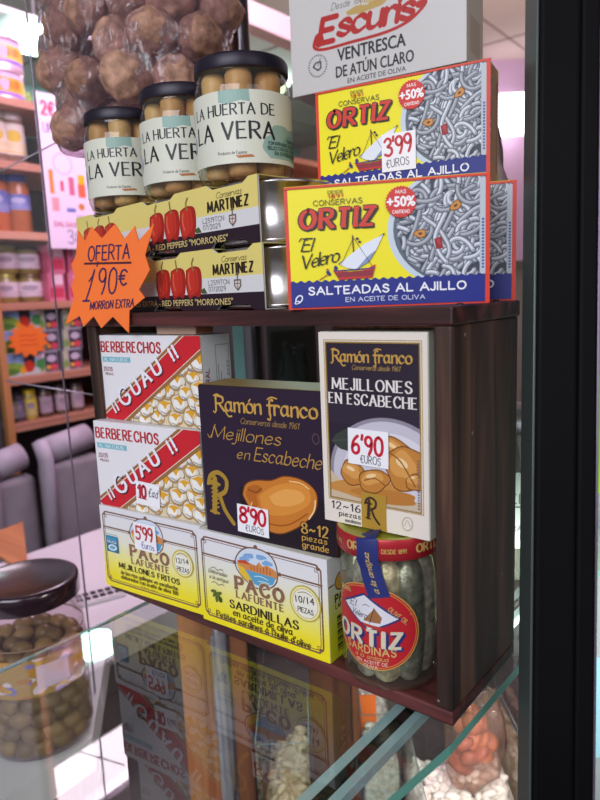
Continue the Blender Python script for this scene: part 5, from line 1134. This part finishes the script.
# shelf 1: white and yellow labelled jars
for i, (px, l) in enumerate(((9, 'left of its twin'), (27, 'beside the price poster'))): far_jar(px, 130, 1, .037, .150, '#8a6a5a', '#e2dcd6', '#dcd0c4', '#d0b030', 'tall jar with white lid and pale label on top shelf, ' + l, 'white lidded jars on the shelf', lab=(.2, .78))
for i, (px, w_, g, l) in enumerate(((9, .041, '#c06a3c', 'orange-brown jar with wide blue label and blue lid'), (32, .039, '#b0683c', 'plain tan sauce jar with blue lid beside the poster'))): far_jar(px, 198, 2, w_, .172, g, '#4a5ab0', '#6a70b8', '#b4b4d4', l, 'blue lidded jars on the shelf', lab=(.34, .7) if i < 1 else (.4, .66))
J3 = ((19, 0, '#9a8f52', '#9a9a4e', 'squat jar with olive lid in the lower row'), (44, 0, '#8a7a4a', '#6a5a3a', 'squat jar with brown lid in the lower row'), (18, 1, '#9a8f52', '#a0a050', 'squat jar with olive lid stacked on another'), (41, 1, '#8a7a4a', '#3a2a2a', 'squat jar with dark lid stacked on another'))
for px, lv, g, ld, l in J3: far_jar(px, 285 if not lv else 256, 3, .042, .083, g, ld, '#dccfd4', '#a89aa8', l, 'squat jars on the middle shelf', dz=lv * .0836, lab=(.2, .72))
PK = '#d0708c'
for i, (px, lv) in enumerate(((62, 0), (62, 1), (82, 0), (82, 1))): far_box(px, 285 if not lv else 262, 3, .055, .06, .085, PK, (('rect', 4, 10, 51, 40, '#c2405a'), ('rect', 20, 50, 50, 80, '#e6c4d0')), 'pink carton %s on the middle shelf beside the squat jars' % (('lower left', 'upper left', 'lower right', 'upper right')[i]), 'pink cartons on the shelf', dz=lv * .0856)
def veg(c_): pass
vm = (('rect', 0, 40, 150, 66, '#8aa8d8'), ('ellipse', 30, 26, 34, 16, '#8ab04a'), ('ellipse', 20, 14, 30, 10, '#5a8a3a'), ('rect', 64, 22, 100, 66, '#3a3440'), ('ellipse', 80, 26, 17, 18, '#c23a2a'), ('ellipse', 60, 16, 9, 12, '#e0a030'), ('ellipse', 122, 30, 20, 16, '#4a8a4a'), ('ellipse', 118, 54, 16, 8, '#e6d4e0'))
for k in range(3): far_box(21, 360 - k * 20, 4, .132, .10, .066, '#b8c4c0', vm, 'landscape carton with red tomato print, %s of the stack of three' % ('lowest', 'middle', 'topmost')[k], 'tomato print cartons', dz=k * .0666)
sm = (('rect', 0, 0, 18, 62, '#b8b49c'), ('ellipse', 9, 20, 8, 14, '#7a9a4a'), ('rect', 20, 4, 62, 60, '#3a3442'), ('ellipse', 42, 42, 16, 11, '#c4b4c4'), ('ellipse', 48, 16, 13, 10, '#d04a5a'), ('ellipse', 30, 16, 7, 7, '#e0a040'))
for c_i, px in enumerate((54, 78)):
    for k in range(3): far_box(px, 360 - k * 20, 4, .064, .09, .064, '#9a94a0', sm, 'small dark tin carton with red print, %s in the %s stack' % (('lowest', 'middle', 'topmost')[k], ('left', 'right')[c_i]), 'small dark cartons', dz=k * .0646)
st = [((.062 if k % 2 else .046) * 1000 * math.cos(k * PI / 12) * 1.1 + 60, (.062 if k % 2 else .046) * 1000 * math.sin(k * PI / 12) * .85 + 50) for k in range(24)]
mb = MB(); mb.prism([((x - 60) / 1000, (y - 50) / 1000) for x, y in st], -.0006, .0006, org, Matrix.Rotation(PI / 2, 4, 'Z') @ Matrix.Rotation(PI / 2, 4, 'X'))
c = Canvas(120, 100)
for i in range(3): c.line([(32, 64 - i * 14), (50, 66 - i * 14), (64, 63 - i * 14), (86, 65 - i * 14)], 2.4, '#c23a1c', True)
c.emit(mb, lambda u, v, l: (.0006 + l, (u - 60) / 1000, (v - 50) / 1000))
tag(mb.build('price_star', None, (SX - .015, sy(31, 338), ZS[4] + .105)), 'small orange star card on the tomato cartons of the far shelf', 'price sign')
B5 = ((13, '#3a4030', '#2a2226', '#6a7a5a', 'dark green jar beside the shelf post'), (25, '#5a4a5c', '#2a2226', '#6a6484', 'dark purple-labelled jar on the low shelf'), (38, '#b09a4a', '#d8b81e', '#d8c44a', 'jar with bright yellow lid on the low shelf'), (54, '#5a4038', '#3a2a2c', '#b49aac', 'brown jar with lilac label on the low shelf'), (70, '#6a5048', '#4a3a3c', '#c4a8b4', 'brown jar with pink label on the low shelf'), (86, '#6a5048', '#4a3a3c', '#b8a0a8', 'brown jar nearest the crate on the low shelf'))
for px, g, ld, lb, l in B5: far_jar(px, 400, 5, .021, .092, g, ld, lb, '#9a8a94', l, 'small jars on the low shelf', lab=(.15, .7), depth=.03)
# price poster clipped to the shelf fronts
c = Canvas(142, 445, '#e6d2e4'); RD = '#d0405c'
for x, t in ((16, '2€'), (84, '2€')): c.pen(t, x, 385, 36, '#e0506c', w=34, thick=.2); c.pen('UPS', x, 335, 26, '#8a7aa4', w=36, thick=.14)
c.lines([[(40 + 26 * math.cos(a) + 20, 250 + 30 * math.sin(a)) for a in [i * PI / 12 for i in range(25)]]], 4, '#c4a8c8')
for x, y, w_, h_, col in ((18, 160, 12, 70, '#e0883c'), (48, 170, 9, 30, RD), (72, 160, 16, 54, '#c86a84'), (100, 190, 20, 34, '#e8b01e'), (98, 156, 22, 40, '#d86a4a'), (20, 110, 20, 40, '#d89aa0'), (60, 110, 26, 12, '#6a70b4')): c.rect(x, y, x + w_, y + h_, col)
c.ellipse(104, 128, 9, 10, '#c87a3a'); c.rect(86, 95, 122, 102, '#c0a8c4'); c.pen('SALSAS MIX', 20, 66, 13, '#c04a7a', w=100, thick=.2); c.pen('300', 56, 16, 40, '#8a7a98', w=66, thick=.1)
mb = MB(); mb.box((0, -.085, 0), (.0012, .085, .445), ink('#e6d2e4')); c.emit(mb, lambda u, v, l: (.0012 + l, (u - 71) * 1.19 / 1000, v / 1000))
tag(mb.build('price_poster', None, (SX + .004, .905, .392)), 'white and pink price poster hanging in front of the far shelves', 'poster')
# padded grey cases standing behind the counter
GRY = mat('grey_padding', '#8e868c', .7, noise=.1, nscale=20); GRL = mat('grey_padding_light', '#aaa0aa', .6, noise=.08, nscale=20)
def case(pL, pR, ptop, pb_, label, X):
    a = atx(pL, ptop, X); b = atx(pR, ptop, X); y0, y1, z1 = a.y, b.y, a.z; rt = empty('padded_chair', (X, (y0 + y1) / 2, FLR), 0, label, 'chair', 'grey chairs behind the counter'); o = rt.location; w = (y1 - y0) / 2; zt = z1 - FLR
    mb = MB(); mb.box((-.06, -w, zt - .55), (0, w, zt - .06), GRY, .02, 4, smooth=True); mb.build('backrest', rt)
    mb = MB(); mb.tube([(-.035, -w + .01, zt - .03), (-.035, w - .02, zt - .012)], .036, GRL, 16); mb.build('top_roll', rt)
    mb = MB(); mb.tube([(.0, -w, zt - .5), (.0, -w, zt - .04), (-.02, -w, zt + .004)], .020, GRL, 12); mb.build('side_roll', rt)
    mb = MB(); mb.box((-.05, -w + .02, zt - .60), (.3, w - .02, zt - .54), GRY, .02, 3); mb.build('seat', rt)
    for sx in (-.03, .27):
        for s_ in (-1, 1): mb = MB(); mb.tube([(sx, s_ * (w - .05), 0), (sx, s_ * (w - .05), zt - .59)], .012, BLACK, 10); mb.build('leg', rt)
case(44, 101, 444, 515, 'grey padded chair back with rounded top roll, nearer the crate', -1.42); case(-12, 36, 462, 515, 'grey padded chair back with rounded top roll, beside the shelf post', -1.45)
# thin glass guard on the counter with its stay wires
g0 = ats(87, 612, .80); g1 = ats(40, 0, .80); dirv = (g1 - g0)
gl = empty('glass_guard', (g0.x, g0.y, ZC + .0006), 0, 'upright clear glass guard with thin grey edge on the white counter', 'glass guard')
mb = MB(); mb.tube([(0, 0, 0), (0, 0, 1.5)], .0011, mat('guard_edge', '#8a7f8c', .3, .4), 8); mb.build('edge', gl)
mb = MB(); mb.add([(0, 0, 0), (-.30, -.25, 0), (-.30, -.25, 1.5), (0, 0, 1.5)], [(0, 1, 2, 3)], glass('guard_glass', '#f8f8fa', 1.3, .02, .5)); mb.build('pane', gl)
for i, (p, q, l) in enumerate((((-6, 175), (65, 138), 'thin grey stay wire slanting up in front of the top shelves'), ((6, 381), (101, 396), 'thin pale wire crossing in front of the low shelf'))):
    A = ats(*p, .8) - gl.location; B = ats(*q, .8) - gl.location; mb = MB(); mb.tube([tuple(A), tuple(B)], .0009, mat('wire', '#b0a8b4', .3, .6), 8); tag(mb.build('stay_wire', gl), l)

# ------------------------------------------------------------------ far end of the shop, glimpsed above the boxes
mb = MB(); p = ats(512, 115, 4.0); mb.box((-.11, -.11, -.10), (.11, .11, .10), mat('panel_light', '#ffffff', .5, emit='#fff2fa', es=4), .01); tag(mb.build('ceiling_light', None, (p.x, p.y, p.z), FX), 'bright white box lamp at the far end above the pillar side', 'lamp')
mb = MB(); mb.box((-.35, -.02, 0), (.3, .02, 1.5), mat('lilac_panel', '#c4a8c4', .6, noise=.06, nscale=3)); p = ats(512, 230, 4.3); tag(mb.build('lilac_panel', None, (p.x, p.y, p.z - .2), FX), 'tall lilac panel far behind the yellow boxes', 'panel')
mb = MB(); mb.box((-.28, -.05, 0), (.28, .05, 1.30), wood('dark_cabinet', '#241a1a', '#3e2c28', 2, 8, .5)); p = fr(-.06, 1.75, FLR); tag(mb.build('dark_cabinet', None, p, FX), 'dark wooden cabinet standing far behind the crate', 'cabinet')
mb = MB(); p = ats(275, 28, 2.2); mb.box((-.5, -.05, -.035), (.5, .05, .035), mat('pink_beam', '#c9b4b0', .6), .004); o = mb.build('ceiling_beam', None, p, FX); o.rotation_euler = (0, .42, FX); tag(o, 'slanting pale pink beam behind the chrome pole', 'beam')
# ------------------------------------------------------------------ light
def lamp_box(name, label, loc, sx, sy_, sz, col, es, rz=0, round_=False):
    rt = empty(name, loc, rz, label, 'lamp'); mb = MB()
    if round_: mb.lathe([(sx, 0), (sx * .9, -sz), (.001, -sz)], mat('em_' + name, '#ffffff', .5, emit=col, es=es), 36)
    else: mb.box((-sx, -sy_, -sz), (sx, sy_, 0), mat('em_' + name, '#ffffff', .5, emit=col, es=es))
    mb.build('tube', rt); mb = MB(); mb.box((-sx * 1.05, -sy_ * 1.1 - .01, .0005), (sx * 1.05, sy_ * 1.1 + .01, .02), mat('lamp_housing', '#c9c4c8', .4)); mb.build('housing', rt); mb = MB(); mb.tube([(0, 0, .02), (0, 0, CEI - .004 - loc[2])], .006, mat('lamp_rod', '#8a8a8e', .4, .5)); mb.build('rod', rt)
lamp_box('pendant_lamp', 'glaring bluish white round lamp under the ceiling at upper left', (-2.06, 1.07, 1.15), .080, .2, .05, '#c4fff6', 22, 0, True)
lamp_box('tube_lamp', 'long pink-white tube lamp above the stocked shelves', (-1.80, 1.00, 1.45), .11, .30, .04, '#ffeefa', 12)
def area(name, loc, to, sx, sy_, e, col):
    l = bpy.data.lights.new(name, 'AREA'); l.shape = 'RECTANGLE'; l.size = sx; l.size_y = sy_; l.energy = e; l.color = hexc(col)[:3]
    o = bpy.data.objects.new(name, l); COL.objects.link(o); o.location = loc; o.rotation_euler = (Vector(to) - Vector(loc)).to_track_quat('-Z', 'Y').to_euler(); return o
area('street_daylight', (.3, -1.9, 1.0), (-.15, 0, .1), 1.6, 1.2, 40, '#f2f4ff')
area('side_daylight', (1.3, -.5, .7), (0, 0, .1), .8, 1.0, 4.5, '#f6f2ff')
area('under_glass_fill', (.02, .10, -.03), (-.2, .5, -.35), .2, .1, 1.8, '#fff4ee')  # added fill that brightens the bins; the case has no lamp of its own
area('teal_wall_fill', (-3.0, 3.6, 1.5), (-4, 2.2, .8), 1.0, 1.0, 40, '#d4fff8')  # unseen fill added to lift the teal left wall, not a shop fixture
area('far_ceiling_fill', (-.9, 2.4, .5), (-1.0, 2.9, 1.6), .6, .6, 14, '#ffe4dc')  # added upward fill standing in for bounced light on the far ceiling
area('shelf_pink_light', (-1.0, .9, 1.3), (-1.7, 1.0, .2), .5, 1.2, 26, '#f6d6f4')
w = bpy.data.worlds.new('world'); SC.world = w; w.use_nodes = True
w.node_tree.nodes['Background'].inputs[0].default_value = hexc('#cfc9d2'); w.node_tree.nodes['Background'].inputs[1].default_value = .35
vs_ = SC.view_settings; vs_.view_transform = 'Standard'; vs_.look = 'None'; vs_.exposure = 0; vs_.gamma = 1; vs_.use_curve_mapping = False
SC.display_settings.display_device = 'sRGB'
SC.cycles.max_bounces = 10; SC.cycles.transparent_max_bounces = 24
